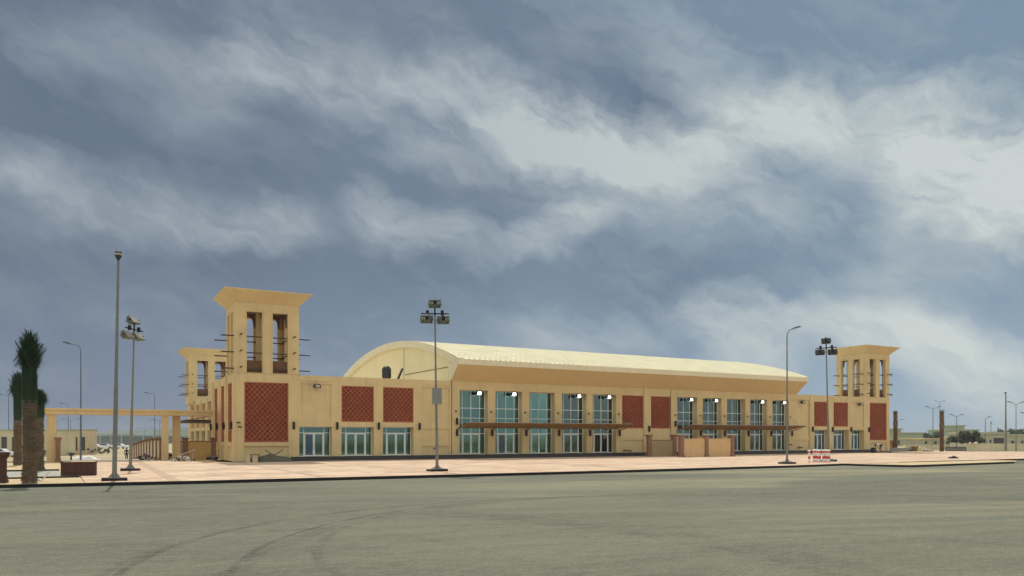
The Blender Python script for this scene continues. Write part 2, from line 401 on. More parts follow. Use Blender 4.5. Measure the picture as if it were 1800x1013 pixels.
for arc, amp, wd in (((rp(215, 1005), rp(350, 947), rp(700, 890)), 1.0, .045), ((rp(180, 1010), rp(420, 930), rp(640, 897)), .5, .06), ((rp(405, 1012), rp(500, 945), rp(800, 887)), 1.0, .045), ((rp(425, 1012), rp(522, 945), rp(830, 887)), .6, .05),
                     ((rp(455, 975), rp(590, 930), rp(900, 882)), .55, .05), ((rp(560, 960), rp(690, 905), rp(1000, 874)), .5, .06), ((rp(0, 905), rp(110, 901), rp(330, 896)), .35, .4), ((rp(1010, 1010), rp(760, 950), rp(500, 915)), .22, .08), ((rp(1800, 960), rp(1300, 930), rp(700, 925)), .22, .12)):
    cx, cy, rr = circ(*arc)
    dx = g.m('SUBTRACT', sp.outputs[0], cx); dy = g.m('SUBTRACT', sp.outputs[1], cy)
    ds = g.m('ABSOLUTE', g.m('SUBTRACT', g.m('SQRT', g.m('ADD', g.m('MULTIPLY', dx, dx), g.m('MULTIPLY', dy, dy))), rr))
    mk = g.m('MULTIPLY', g.m('MULTIPLY', g.mr(ds, wd, wd*2.6, 1, 0), g.mr(g.noise(P, .9, 4, .65), .35, .62, .2, 1)), amp)
    col = g.mix(mk, col, (.075, .076, .058))
col = g.mix(g.m('MULTIPLY', g.mr(fine, .46, .60), .40), col, (.275, .272, .195))
col = g.mix(g.m('MULTIPLY', g.mr(g.noise(P, 13, 4, .75), .50, .62), .38), col, (.085, .088, .068))
col = g.mix(g.m('MULTIPLY', g.mr(grit, .50, .58), .55), col, (.06, .062, .050))
col = g.mix(g.m('MULTIPLY', g.mr(g.noise(P, 26, 3, .6), .56, .66), .40), col, (.36, .34, .25))
t.links.new(col, t.nodes['Principled BSDF'].inputs['Base Color'])
bp = g('ShaderNodeBump', {'Strength': .8, 'Distance': .025, 'Height': g.noise(P, 25, 5, .7)}); t.links.new(bp.outputs[0], t.nodes['Principled BSDF'].inputs['Normal'])
M['asphalt'] = am
# pink pavers
pm, t = nodemat('pink_pavers', .85); g = NT(t); P = g('ShaderNodeTexCoord').outputs['Object']; sp = g('ShaderNodeSeparateXYZ', {0: P})
br = g('ShaderNodeTexBrick', {'Vector': P, 'Color1': (.62, .37, .25, 1), 'Color2': (.74, .49, .34, 1), 'Mortar': (.50, .36, .26, 1), 'Scale': 1.0, 'Mortar Size': .006, 'Brick Width': .42, 'Row Height': .21})
n1 = g.noise(P, .3, 6, .6, sc=(.4, 1.4, 1), rot=-.5); n2 = g.noise(P, .9, 5, .65, sc=(.25, 1.8, 1), rot=-.5); n3 = g.noise(P, .4, 5, .6, sc=(.3, 2.0, 1), rot=-.35)
col = g.mix(g.mr(n1, .3, .7), br.outputs[0], (.70, .53, .36))
col = g.mix(g.m('MULTIPLY', g.mr(n3, .48, .62), .8), col, (.78, .65, .46))
def band(co, per, wd):
    f = g.m('ABSOLUTE', g.m('SUBTRACT', g.m('FRACT', g.m('DIVIDE', co, per)), .5)); return g.m('LESS_THAN', f, wd/per/2)
bd = g.m('MAXIMUM', band(sp.outputs[0], 7.0, .55), band(sp.outputs[1], 6.0, .5))
col = g.mix(g.m('MULTIPLY', bd, .6), col, (.42, .31, .22))
dg = g.m('ADD', g.m('MULTIPLY', sp.outputs[0], .8), sp.outputs[1])
col = g.mix(g.m('MULTIPLY', g.m('MULTIPLY', band(dg, 9.0, .45), g.mr(n2, .4, .6)), .5), col, (.40, .31, .22))
vo = g('ShaderNodeTexVoronoi', {'Vector': P, 'Scale': .9}, feature='F1', distance='CHEBYCHEV')
col = g.mix(g.m('MULTIPLY', g.m('GREATER_THAN', g('ShaderNodeSeparateColor', {0: vo.outputs['Color']}).outputs[0], .80), .45), col, (.42, .30, .22))
col = g.mix(g.m('MULTIPLY', g.mr(n2, .50, .58), .75), col, (.40, .29, .21))
col = g.mix(g.m('MULTIPLY', g.mr(g.noise(P, 2.2, 4, .7, sc=(.5, 1.4, 1), rot=-.5), .54, .64), .5), col, (.88, .74, .54))
t.links.new(col, t.nodes['Principled BSDF'].inputs['Base Color'])
M['pavers'] = pm
# sand / land
sm_, t = nodemat('desert_ground', .95); g = NT(t); P = g('ShaderNodeTexCoord').outputs['Object']
col = g.mix(g.mr(g.noise(P, .03, 7, .65), .35, .65), (.40, .33, .20), (.52, .43, .27))
col = g.mix(g.m('MULTIPLY', g.mr(g.noise(P, .15, 6, .7, sc=(.4, 1, 1)), .55, .7), .5), col, (.24, .24, .14))
t.links.new(col, t.nodes['Principled BSDF'].inputs['Base Color']); M['desert'] = sm_
rs_, t = nodemat('pale_road', .9); g = NT(t); P = g('ShaderNodeTexCoord').outputs['Object']
col = g.mix(g.mr(g.noise(P, .2, 6, .6), .3, .7), (.36, .35, .29), (.46, .44, .36))
t.links.new(col, t.nodes['Principled BSDF'].inputs['Base Color']); M['paleroad'] = rs_

xs = [-1600, -900, -400, -200, -120] + lin(-80, 150, 46) + [220, 400, 900, 1600]
ys = [-1200, -400, -100, 0, 30, 60] + lin(75, 130, 22) + [160, 220, 400, 900, 1600]
sheet('ground', xs, ys, lambda x, y: gz(x, y)-.20, 'desert')
# the kerb line between road and plaza, measured along the photograph
def kp(px, py): return gnd(px, py, 0)[:2]
KA = [kp(-260, 858.5), kp(0, 852.8), kp(340, 846), kp(768, 835.5), kp(1080, 827.6), kp(1400, 818.6), kp(1482, 815.5)]
KB = KA + [kp(1560, 817.4), kp(1605, 818.2), kp(1700, 815), kp(1783, 812.0)]
tip = kp(1783, 812.0)
far_r = kp(1786, 808.0)
rd = MB()
rd.box(-160, 260, -120, 60, -.5, RZ)
tag(rd.build('road', 'asphalt'), kind='structure')
edge_r = [kp(1585, 812.7), kp(1800, 806.8), kp(2000, 800.5)]
def poly_slab(name, pts, z0, z1, m):
    me = MB(); me.prism(pts, 'z', z0, z1); o = me.build(name, m); 
    b = bmesh.new(); b.from_mesh(o.data); bmesh.ops.triangulate(b, faces=[f for f in b.faces if len(f.verts) > 4]); b.to_mesh(o.data); b.free()
    return tag(o, kind='structure')
# plaza: from the kerb line to the building and beyond both its ends
lx = kp(172, 849)
pl = [kp(150, 850)] + [kp(340, 846), kp(768, 835.5), kp(1080, 827.6), kp(1400, 818.6), kp(1482, 815.5)] + edge_r + [(150, 42), (117.5, 58.8), (99, 69.2), (99, 66), (8, 66), (7.5, 75.2), (-1.5, 76)]
def setback(pts, k):                        # leave room for the kerb stone along the front
    out = []
    for i, (x, y) in enumerate(pts): out.append((x, y+.16) if i < k else (x, y))
    return out
poly_slab('plaza_paving', setback(pl, 8), -.6, 0, 'pavers')
def kerb(name, pts, z0, z1, wd, m='kerb'):
    me = MB()
    for i in range(len(pts)-1):
        (x0, y0), (x1, y1) = pts[i], pts[i+1]
        me.add([(x0, y0, z0), (x1, y1, z0), (x1, y1+wd, z0), (x0, y0+wd, z0), (x0, y0, z1), (x1, y1, z1), (x1, y1+wd, z1), (x0, y0+wd, z1)],
               [(0, 3, 2, 1), (4, 5, 6, 7), (0, 1, 5, 4), (1, 2, 6, 5), (2, 3, 7, 6), (3, 0, 4, 7)])
    return tag(me.build(name, m, fix=False), kind='structure')
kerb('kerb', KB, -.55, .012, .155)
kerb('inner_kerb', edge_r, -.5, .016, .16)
strip = [kp(1484, 815.1), kp(1560, 817.0), kp(1605, 817.8), kp(1700, 814.6), kp(1783, 811.7), kp(1792, 809.5), kp(1740, 808.8), kp(1600, 812.6)]
poly_slab('sand_verge', [(x, y+.10) for x, y in strip], -.5, -.02, 'sand')
# far side road that shows between gateway and wall
sheet('side_road', [-70, -40, -20, -8, 0, 6.8], [76.2, 80, 84, 88, 92, 96, 100, 104, 108], lambda x, y: gz(x, y)-.10, 'paleroad')
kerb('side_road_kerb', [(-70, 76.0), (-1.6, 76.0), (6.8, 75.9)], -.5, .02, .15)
# planting strips at the left end
sl = [kp(-260, 858.5), kp(0, 852.8), kp(150, 850), (-1.6, 75.8), (-60, 75.8)]
poly_slab('verge_sand', [(x, y+.155) if i < 3 else (x-.02, y) for i, (x, y) in enumerate(sl)], -.6, -.05, 'sand')
a0, a1 = kp(78, 829), kp(112, 828)
sheet('footpath', [-60, -30, -12, kp(150, 838)[0]-.3], [46.5, 49, 52, 56], lambda x, y: -.044, 'paleroad')
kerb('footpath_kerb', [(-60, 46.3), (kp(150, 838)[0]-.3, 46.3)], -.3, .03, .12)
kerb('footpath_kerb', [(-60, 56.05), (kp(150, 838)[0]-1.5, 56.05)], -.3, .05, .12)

# ------------------------------------------------------------------ terminal building
X0 = fX(412.3); XT = fX(525.5); XM0 = fX(793.4); XM1 = 78.3; XR0 = fX(1520.9); XR1 = fX(1563.5)
TOP = 7.5; FL = .36
B = thing('terminal_building', (0, 0, 0), 0, 'long sand coloured terminal hall with barrel roof, wind towers and terracotta lattice panels', 'building')
B.location = (54, YF, 0)
def bpart(mb, name, m, parent=None, smooth=False, **k):
    o = mb.build(name, m, parent or B, smooth)
    o.matrix_parent_inverse = Matrix.Translation((-54, -YF, 0)) if parent is None else Matrix.Identity(4)
    return o
def wall(mb, u0, u1, z0, z1, ops, Pm, wallmi=0):
    """front sheet with holes; ops=(ua,ub,za,zb,depth,closed). Pm(u,z,depth)->xyz"""
    us = sorted({u0, u1, *[o[0] for o in ops], *[o[1] for o in ops]}); zs = sorted({z0, z1, *[o[2] for o in ops], *[o[3] for o in ops]})
    def q(a, b, c, d, mi=wallmi): mb.add([a, b, c, d], [(0, 1, 2, 3)], mi)
    for i in range(len(us)-1):
        for j in range(len(zs)-1):
            cu = (us[i]+us[i+1])/2; cz = (zs[j]+zs[j+1])/2
            if any(o[0] < cu < o[1] and o[2] < cz < o[3] for o in ops): continue
            q(Pm(us[i], zs[j], 0), Pm(us[i+1], zs[j], 0), Pm(us[i+1], zs[j+1], 0), Pm(us[i], zs[j+1], 0))
    for (a, b, c, d, dp, closed) in ops:
        q(Pm(a, c, 0), Pm(a, c, dp), Pm(a, d, dp), Pm(a, d, 0)); q(Pm(b, c, 0), Pm(b, c, dp), Pm(b, d, dp), Pm(b, d, 0))
        q(Pm(a, d, 0), Pm(b, d, 0), Pm(b, d, dp), Pm(a, d, dp)); q(Pm(a, c, 0), Pm(b, c, 0), Pm(b, c, dp), Pm(a, c, dp))
        if closed: q(Pm(a, c, dp), Pm(b, c, dp), Pm(b, d, dp), Pm(a, d, dp))
front = lambda u, z, dp: (u, YF+dp, z)
RD = .78                                    # reveal depth
tall, small, reds, redsT, recs = [], [], [], [], []
for a, b in ((807.9, 857.7), (870.8, 918), (930.6, 975.3), (987.8, 1031), (1041.9, 1083.2), (1190.3, 1225.6), (1235.4, 1268.3), (1278, 1310), (1318.8, 1348.4), (1358, 1386.7)):
    tall.append((fX(a), fX(b), FL, 6.68))
for a, b in ((523.6, 583.6), (600.2, 657.3), (673, 727), (1431.5, 1457), (1465.5, 1492), (1497, 1519.3)): small.append((fX(a)+(.0 if a > 530 else .12), fX(b), FL, 3.0))
for a, b, z0, z1 in ((600.2, 657.3, 3.44, 6.7), (673.2, 727, 3.44, 6.7), (1093.4, 1131, 3.02, 6.68), (1143.6, 1178.5, 3.02, 6.68), (1431, 1455.8, 3.44, 6.66), (1465.2, 1490.8, 3.44, 6.66)):
    reds.append((fX(a), fX(b), z0, z1))
redsT = [(fX(429.3), fX(507.2), 1.62, 6.76), (fX(1529), fX(1558.6), 1.62, 6.76)]
RC = .32
ops = [(*o, RD, False) for o in tall+small] + [(*o, RC, True) for o in reds+redsT]
for a, b, z0, z1 in ((529, 582.5, 3.42, 6.78), (742, 790, 3.0, 6.8), (742, 790, 1.35, 2.85), (742, 790, .2, 1.2), (1095, 1131, .2, 1.75), (1389, 1422, 3.6, 6.8), (1389, 1422, 1.95, 3.45), (1389, 1422, .3, 1.7), (1497.5, 1518.5, 3.44, 6.7),
                     (429.3, 507.2, .15, 1.30), (1529, 1558.6, .15, 1.30)):
    ops.append((fX(a), fX(b), z0, z1, .10, True))
# pavilion bump sides, side walls
mb = MB()
wall(mb, X0, XR1, 0, TOP, ops, front)
PB = 81.1; XS = 13.4; YB = 130.0
sideL = lambda u, z, dp: (X0+dp, u, z)
sp_ = [(68.5, 70.9), (72.6, 75.0), (76.8, 79.2)]
wall(mb, YF, PB, 0, TOP, [(a, b, 1.62, 6.76, RC, True) for a, b in sp_] + [(a, b, .15, 1.30, .10, True) for a, b in sp_], sideL)
mb.add([(X0, PB, 0), (XS, PB, 0), (XS, PB, TOP), (X0, PB, TOP)], [(0, 1, 2, 3)])
sideB = lambda u, z, dp: (XS+dp, u, z)
rs = [(84, 88), (90, 94), (96, 100), (103, 106.6), (109.5, 113.5), (115.6, 119.6), (121.8, 125.8)]
wall(mb, PB, YB, -1.4, TOP, [(a, b, 3.4, 6.7, .6, True) for a, b in rs] + [(a, b, .3, 2.9, .6, True) for a, b in rs], sideB)
XE = 94.6
mb.add([(XS, YB, -1.4), (XE, YB, -1.4), (XE, YB, TOP), (XS, YB, TOP)], [(0, 1, 2, 3)])
mb.add([(XR1, YF, 0), (XR1, PB, 0), (XR1, PB, TOP), (XR1, YF, TOP)], [(0, 1, 2, 3)])
mb.add([(XE, PB, 0), (XR1, PB, 0), (XR1, PB, TOP), (XE, PB, TOP)], [(0, 1, 2, 3)])
mb.add([(XE, PB, 0), (XE, YB, 0), (XE, YB, TOP), (XE, PB, TOP)], [(0, 1, 2, 3)])
# parapet backs, so that the walls have thickness
for (x0, x1, y0, y1) in ((X0, XM0, YF, YF+.3), (XM1, XR1, YF, YF+.3)):
    mb.add([(x0, y0, TOP), (x1, y0, TOP), (x1, y1, TOP), (x0, y1, TOP)], [(0, 1, 2, 3)])
    mb.add([(x0, y1, TOP), (x1, y1, TOP), (x1, y1, TOP-.7), (x0, y1, TOP-.7)], [(0, 1, 2, 3)])
mb.add([(X0, YF, TOP), (X0+.3, YF+.3, TOP), (X0+.3, PB, TOP), (X0, PB, TOP)], [(0, 1, 2, 3)])
mb.add([(X0+.3, YF+.3, TOP), (X0+.3, PB, TOP), (X0+.3, PB, TOP-.7), (X0+.3, YF+.3, TOP-.7)], [(0, 1, 2, 3)])
mb.add([(XS, PB, TOP), (XS+.3, PB, TOP), (XS+.3, YB, TOP), (XS, YB, TOP)], [(0, 1, 2, 3)])
mb.add([(XS+.3, PB, TOP), (XS+.3, YB, TOP), (XS+.3, YB, TOP-.7), (XS+.3, PB, TOP-.7)], [(0, 1, 2, 3)])
bpart(mb, 'wall', 'stucco')
# slim pilasters and copings standing a little proud
mb = MB()
for px in (793.8, 1178.9, 1423.5): x = fX(px); mb = MB(); mb.box(x-.033, x+.033, YF-.012, YF+.02, .4, TOP-.01); bpart(mb, 'wall_joint', 'wood')
def single(name, m, *bx, parent=None): q_ = MB(); q_.box(*bx); return bpart(q_, name, m) if parent is None else q_.build(name, m, parent)
for (a, b) in ((1131.2, 1143.0),): single('pilaster', 'stucco', fX(a), fX(b), YF-.14, YF+.01, 0, TOP+.04)
for (a, b, z0, z1) in ((524.5, 583.4, 7.02, 7.46), (742, 792, 7.02, 7.46)): single('parapet_band', 'stucco', fX(a), fX(b), YF-.05, YF+.01, z0, z1)
for (a, b) in ((429.3, 507.2), (1529, 1558.6)): single('sill', 'stucco', fX(a)-.03, fX(b)+.03, YF-.07, YF+.01, 1.31, 1.60)
for (a, b) in sp_: single('sill', 'stucco', X0-.07, X0+.01, a-.03, b+.03, 1.31, 1.60)
for u in (67.36, 71.35, 75.5, 79.7): single('pilaster', 'stucco', X0-.12, X0+.01, u, u+.85 if u > 68 else u+.6, 0, TOP-.02)
for i in range(len(rs)): a, b = rs[i]; single('pilaster', 'stucco', XS-.1, XS+.01, b+.3, b+1.2, -1.3, TOP-.3); single('sill', 'stucco', XS-.07, XS+.01, a-.1, b+.1, 2.95, 3.35)
# lattice panels
def lattice(x0, x1, z0, z1, Pm, pitch=.43, bar=.078):
    mb = MB()
    def qd(a, b, c, d, mi): mb.add([Pm(*a), Pm(*b), Pm(*c), Pm(*d)], [(0, 1, 2, 3)], mi)
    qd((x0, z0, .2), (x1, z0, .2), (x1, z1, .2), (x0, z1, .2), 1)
    W, H = x1-x0, z1-z0
    def strip(cu, s):                       # diagonal bar u - s*z = cu clipped to the panel
        pts = []
        zz0, zz1 = 0, H
        ua, ub = cu+s*zz0, cu+s*zz1
        # clip in u
        if s > 0:
            if ua < 0: zz0 = -cu/s
            if ub > W: zz1 = (W-cu)/s
        else:
            if ua > W: zz0 = (W-cu)/s
            if ub < 0: zz1 = (0-cu)/s
        if zz1-zz0 < .05: return
        a = (cu+s*zz0, zz0); b = (cu+s*zz1, zz1); h = bar/2
        f = .05 if s > 0 else .075
        vs = [(a[0]-h, a[1], f), (a[0]+h, a[1], f), (b[0]+h, b[1], f), (b[0]-h, b[1], f), (a[0]-h*1.5, a[1], .19), (a[0]+h*1.5, a[1], .19), (b[0]+h*1.5, b[1], .19), (b[0]-h*1.5, b[1], .19)]
        vs = [Pm(x0+min(W, max(0, v[0])), z0+v[1], v[2]) for v in vs]
        mb.add(vs, [(0, 1, 2, 3), (0, 3, 7, 4), (1, 2, 6, 5)], 0)
    n = int((W+H)/pitch)+2
    for k in range(-n, n+1): strip(k*pitch, .9); strip(k*pitch, -.9)
    # scallop boss in each lozenge
    dz = pitch/.9
    j = 0; z = 0.0
    while z < H-.1:
        u = (pitch/2 if j % 2 else 0)
        while u < W-.06:
            if u > .06:
                r = pitch*.19; mb.add([Pm(x0+u-r, z0+z+.02, .19), Pm(x0+u, z0+z-r*.9+.02 if z > r else z0+.01, .19), Pm(x0+u+r, z0+z+.02, .19), Pm(x0+u, z0+min(H-.01, z+r*1.1), .19), Pm(x0+u, z0+z+.02, .10)],
                       [(0, 1, 4), (1, 2, 4), (2, 3, 4), (3, 0, 4)], 0)
            u += pitch
        z += dz/2; j += 1
    # rim
    e = .09
    for (a, b, c, d) in ((x0, x1, z0, z0+e), (x0, x1, z1-e, z1), (x0, x0+e, z0+e, z1-e), (x1-e, x1, z0+e, z1-e)): qd((a, c, .04), (b, c, .04), (b, d, .04), (a, d, .04), 0)
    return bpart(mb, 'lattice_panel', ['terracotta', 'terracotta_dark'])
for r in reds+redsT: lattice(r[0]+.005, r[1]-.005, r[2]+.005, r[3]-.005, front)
for a, b in sp_: lattice(a+.005, b-.005, 1.625, 6.755, sideL)
for a, b in rs: single('shutter', 'terracotta', XS+.4, XS+.44, a+.01, b-.01, 3.41, 6.69); single('dark_shopfront', 'wdark', XS+.42, XS+.46, a+.01, b-.01, .31, 2.89)

# interior room behind the glass
mb = MB()
yb = YF+4.2
mb.add([(X0+1, YF+RD, FL), (XR1-1, YF+RD, FL), (XR1-1, yb, FL), (X0+1, yb, FL)], [(0, 1, 2, 3)], 1)
mb.add([(X0+1, yb, FL), (XR1-1, yb, FL), (XR1-1, yb, 6.9), (X0+1, yb, 6.9)], [(0, 1, 2, 3)], 0)
mb.add([(X0+1, YF+RD, 6.9), (XR1-1, YF+RD, 6.9), (XR1-1, yb, 6.9), (X0+1, yb, 6.9)], [(0, 1, 2, 3)], 0)
for x in (XT, XM0, fX(1088), fX(1185), XM1, XR0, X0+1, XR1-1): mb.box(x-.06, x+.06, YF+RD+.05, yb, FL+.01, 6.89)
rr = random.Random(3)
for a, b, _, _ in tall:
    for k in range(3):
        u = rr.uniform(a, b+1); mb.box(u, u+rr.uniform(.15, .5), yb-rr.uniform(.6, 2.4), yb-.3, FL+.01, FL+rr.uniform(.5, 2.2), 0)
bpart(mb, 'interior', ['interior', 'intfloor'])
for a, b, _, _ in tall[:8]:  # yellow sheets added as stand-ins for reflections in the lower panes
    if rr.random() < .85:
        mb = MB(); u = rr.uniform(a+.3, b); wv_ = rr.uniform(.4, 1.0); mb.box(u, u+wv_, YF+.92, YF+1.0, FL+rr.uniform(.05, .9), FL+rr.uniform(1.2, 2.0)); bpart(mb, 'reflection_sheet', 'yellow'); mb = MB()
        u = rr.uniform(a+.5, b); mb.box(u, u+rr.uniform(.5, 1.3), YF+1.1, YF+1.5, FL+.01, FL+rr.uniform(.3, .7)); bpart(mb, 'reflection_sheet', 'yellow')

def frame_win(a, b, z0, z1, kind, bluedoor=0):
    y0, y1 = YF+RD-.10, YF+RD
    fr = MB(); t_ = .055
    wd = b-a; m1, m2, m3 = a+wd*.19, a+wd*.5, a+wd*.81
    def bx(xa, xb, za, zb, ya=y0, yb_=y1): fr.box(xa, xb, ya, yb_, za, zb)
    bx(a, a+t_, z0, z1); bx(b-t_, b, z0, z1); bx(a+t_, b-t_, z1-t_, z1)
    rows = [2.42, 3.95, 4.93] if kind == 'tall' else [2.45]
    for z in rows: bx(a+t_, b-t_, z-.03, z+.03)
    zt = rows[0]+.03
    zs = [zt]+[r for r in rows[1:]]+[z1-t_]
    for i in range(len(zs)-1):
        za = zs[i]+(.03 if i else 0); zb = zs[i+1]-(.03 if i < len(zs)-2 else 0)
        for mx_ in ((m1, m2, m3) if kind == 'tall' else (m1, m3)): bx(mx_-.03, mx_+.03, za, zb)
    zd = rows[0]-.03
    bx(m1-.04, m1+.04, z0, zd); bx(m3-.04, m3+.04, z0, zd); bx(a+t_, m1-.04, z0, z0+.07); bx(m3+.04, b-t_, z0, z0+.07)
    root = bpart(fr, 'window' if kind == 'tall' else 'glazed_entrance', 'whiteframe')
    pm_ = Matrix.Identity(4)
    gp = MB(); gp.box(a+.02, b-.02, y0+.045, y0+.055, z0+.01 if True else 0, z1-.02)
    gp.build('pane', 'glass', root)
    for s, (xa, xb) in enumerate(((m1+.05, m2-.012), (m2+.012, m3-.05))):
        d = MB(); e = .085; ya, yb2 = y0-.02, y0+.035
        d.box(xa, xa+e, ya, yb2, z0+.02, zd-.01); d.box(xb-e, xb, ya, yb2, z0+.02, zd-.01); d.box(xa+e, xb-e, ya, yb2, zd-.01-e, zd-.01); d.box(xa+e, xb-e, ya, yb2, z0+.02, z0+.02+e)
        hx = xb-.045 if s == 0 else xa+.045
        d.box(hx-.02, hx+.02, ya-.07, ya-.04, 1.05, 1.75); d.box(hx-.012, hx+.012, ya-.045, ya, 1.1, 1.13); d.box(hx-.012, hx+.012, ya-.045, ya, 1.67, 1.7)
        d.build('door', 'whiteframe', root)
        if bluedoor & (1 << s):
            bl = MB(); bl.box(xa+e, xb-e, ya+.015, ya+.03, z0+.02+e, zd-.01-e); bl.build('tinted_leaf', 'bluefilm', root)
    return root
for i, (a, b, z0, z1) in enumerate(tall): frame_win(a, b, z0, z1, 'tall', {1: 1, 5: 0, 6: 2, 7: 2}.get(i, 0))
for i, (a, b, z0, z1) in enumerate(small): frame_win(a, b, z0, z1, 'small', {0: 1, 4: 3, 3: 2, 5: 3}.get(i, 0))

# steps
mb = MB(); xa, xb = fX(497), XR0+1.5
n = 3
for k in range(n):
    o = .34*(n-k); mb.box(xa-o+1.0, xb+o-.9, YF-.02-o-.25, YF-.0, FL*k/n+(.001 if k else -.3), FL*(k+1)/n-(.03 if 1 else 0), 0)
    mb.box(xa-o+.98, xb+o-.88, YF-.02-o-.28, YF-.004*(k+1), FL*(k+1)/n-.029, FL*(k+1)/n, 1)
for a, b, _, _ in tall+small: mb.box(a+.004, b-.004, YF+.002, YF+RD-.1, FL-.06, FL-.002, 1)
bpart(mb, 'steps', ['granite', 'granite_tread'])
# wall lamps
def wall_lamp(x, y, z, dirx=0):
    m_ = MB()
    if dirx == 0: m_.box(x-.085, x+.085, y-.2, y-.03, z-.3, z+.3); m_.box(x-.05, x+.05, y-.05, y+.01, z-.1, z+.1); m_.box(x-.065, x+.065, y-.18, y-.05, z+.3, z+.33); m_.box(x-.065, x+.065, y-.18, y-.05, z-.33, z-.3)
    else: m_.box(x-.2, x-.03, y-.085, y+.085, z-.3, z+.3); m_.box(x-.05, x+.01, y-.05, y+.05, z-.1, z+.1); m_.box(x-.18, x-.05, y-.065, y+.065, z+.3, z+.33)
    bpart(m_, 'wall_lamp', 'black')
for px in (516, 592.3, 665.3, 737, 1428, 1463, 1495.5, 1526.8): wall_lamp(fX(px), YF, 3.08)
for px in (802.5, 864.5, 924.5, 982, 1036.5, 1088.5, 1231.2, 1273.5, 1315, 1355, 1391.5): wall_lamp(fX(px), YF, 2.5)
for px in (802.5, 1186.5, 1139): wall_lamp(fX(px), YF-(.14 if px == 1139 else 0), 3.6 if px != 1139 else 3.0)
for y in (71.78, 75.93, 80.1, 67.7): wall_lamp(X0-.12, y, 3.05, 1)
# floodlights: unlit on the plain bays, lit in the window heads
def flood(x, z, lit, y=YF):
    m_ = MB()
    m_.frus((x-.28, x+.28, y-.5, y-.18), (x-.22, x+.22, y-.46, y-.22), z-.12, z+.2); m_.frus((x-.28, x+.28, y-.5, y-.18), (x-.25, x+.25, y-.5, y-.2), z-.12, z-.17)
    m_.box(x-.04, x+.04, y-.25, y, z-.02, z+.06); m_.box(x-.33, x-.29, y-.4, y-.12, z-.06, z+.06); m_.box(x+.29, x+.33, y-.4, y-.12, z-.06, z+.06); m_.box(x-.33, x+.33, y-.14, y-.1, z-.05, z+.05)
    o = bpart(m_, 'floodlight', 'dhousing')
    l = MB(); l.add([(x-.19, y-.515, z-.12), (x+.19, y-.515, z-.12), (x+.17, y-.475, z+.12), (x-.17, y-.475, z+.12)], [(0, 1, 2, 3)]); l.add([(x-.24, y-.49, z-.176), (x+.24, y-.49, z-.176), (x+.24, y-.21, z-.176), (x-.24, y-.21, z-.176)], [(0, 1, 2, 3)])
    l.build('lens', 'lit' if lit else 'lens', o, fix=False)
for px, z in ((556, 6.55), (1408, 6.5), (1509, 6.45)): flood(fX(px), z, False)
for i in (0, 1, 3, 4, 5, 6, 8, 9): a, b = tall[i][:2]; flood((a+b)/2+.55, 6.42, True, YF+.35)
# small tie anchors and cameras
for px in (801.3, 863, 923, 981, 1034.5, 1087.5, 1186.3, 1231, 1273, 1314, 1353, 1389):
    x = fX(px); single('tie_anchor', 'wood', x-.08, x+.08, YF-.09, YF, 4.5, 4.66)
for px, z in ((418, 3.3), (420.5, 2.95), (1388, 1.1), (764, 1.0), (1403, .8), (1406, .72), (1097, .62), (1105, .58)):
    mb = MB(); x = fX(px); mb.box(x-.09, x+.09, YF-.22, YF-.001, z-.06, z+.06); mb.tube((x, YF-.2, z), (x+.15, YF-.38, z-.05), .05); bpart(mb, 'wall_fitting', 'wood')
# canopies
def canopy(xa, xb, piers):
    m_ = MB(); yo = 64.8; zi, zo = 2.95, 3.44
    xs_ = [xa]+piers+[xb]
    for i in range(len(xs_)-1):
        a, b = xs_[i], xs_[i+1]; sag = .05
        a2, b2 = a+.02, b-.02
        rows_ = []
        for k in range(5):
            tt = k/4; y = YF-.06+(yo-YF+.06)*tt; z = zi+(zo-zi)*tt-sag*sin(pi*tt); rows_.append((y, z))
        vs = []
        for y, z in rows_: vs += [(a2, y, z), (b2, y, z), (b2, y, z+.035), (a2, y, z+.035)]
        fs = []
        for k in range(4):
            o_ = 4*k; fs += [(o_, o_+1, o_+5, o_+4), (o_+3, o_+2, o_+6, o_+7), (o_, o_+3, o_+7, o_+4), (o_+1, o_+2, o_+6, o_+5)]
        fs += [(0, 1, 2, 3), (16, 17, 18, 19)]; m_.add(vs, fs)
    root = bpart(m_, 'entrance_canopy', 'canopy')
    fr = MB(); fr.tube((xa, yo, zo+.02), (xb, yo, zo+.02), .035); fr.tube((xa, YF-.07, zi+.02), (xb, YF-.07, zi+.02), .03)
    fr.build('canopy_rail', 'steel', root)
    for x in xs_:
        ar = MB(); ar.path([(x, YF, zi-.14), (x, YF-1.2, zi+.02), (x, yo-.05, zo-.02)], [.06, .05, .035], 6); ar.build('canopy_arm', 'steel', root)
        ro = MB(); ro.tube((x, YF-.05, 4.58), (x, yo+.9, zo-.05), .014, n=5); ro.build('tie_rod', 'steel', root)
    return root
canopy(fX(803), fX(1086.5), [fX(p) for p in (864.5, 924.5, 982, 1036.5)])
canopy(fX(1189), fX(1388), [fX(p) for p in (1231, 1273.5, 1315, 1355)])

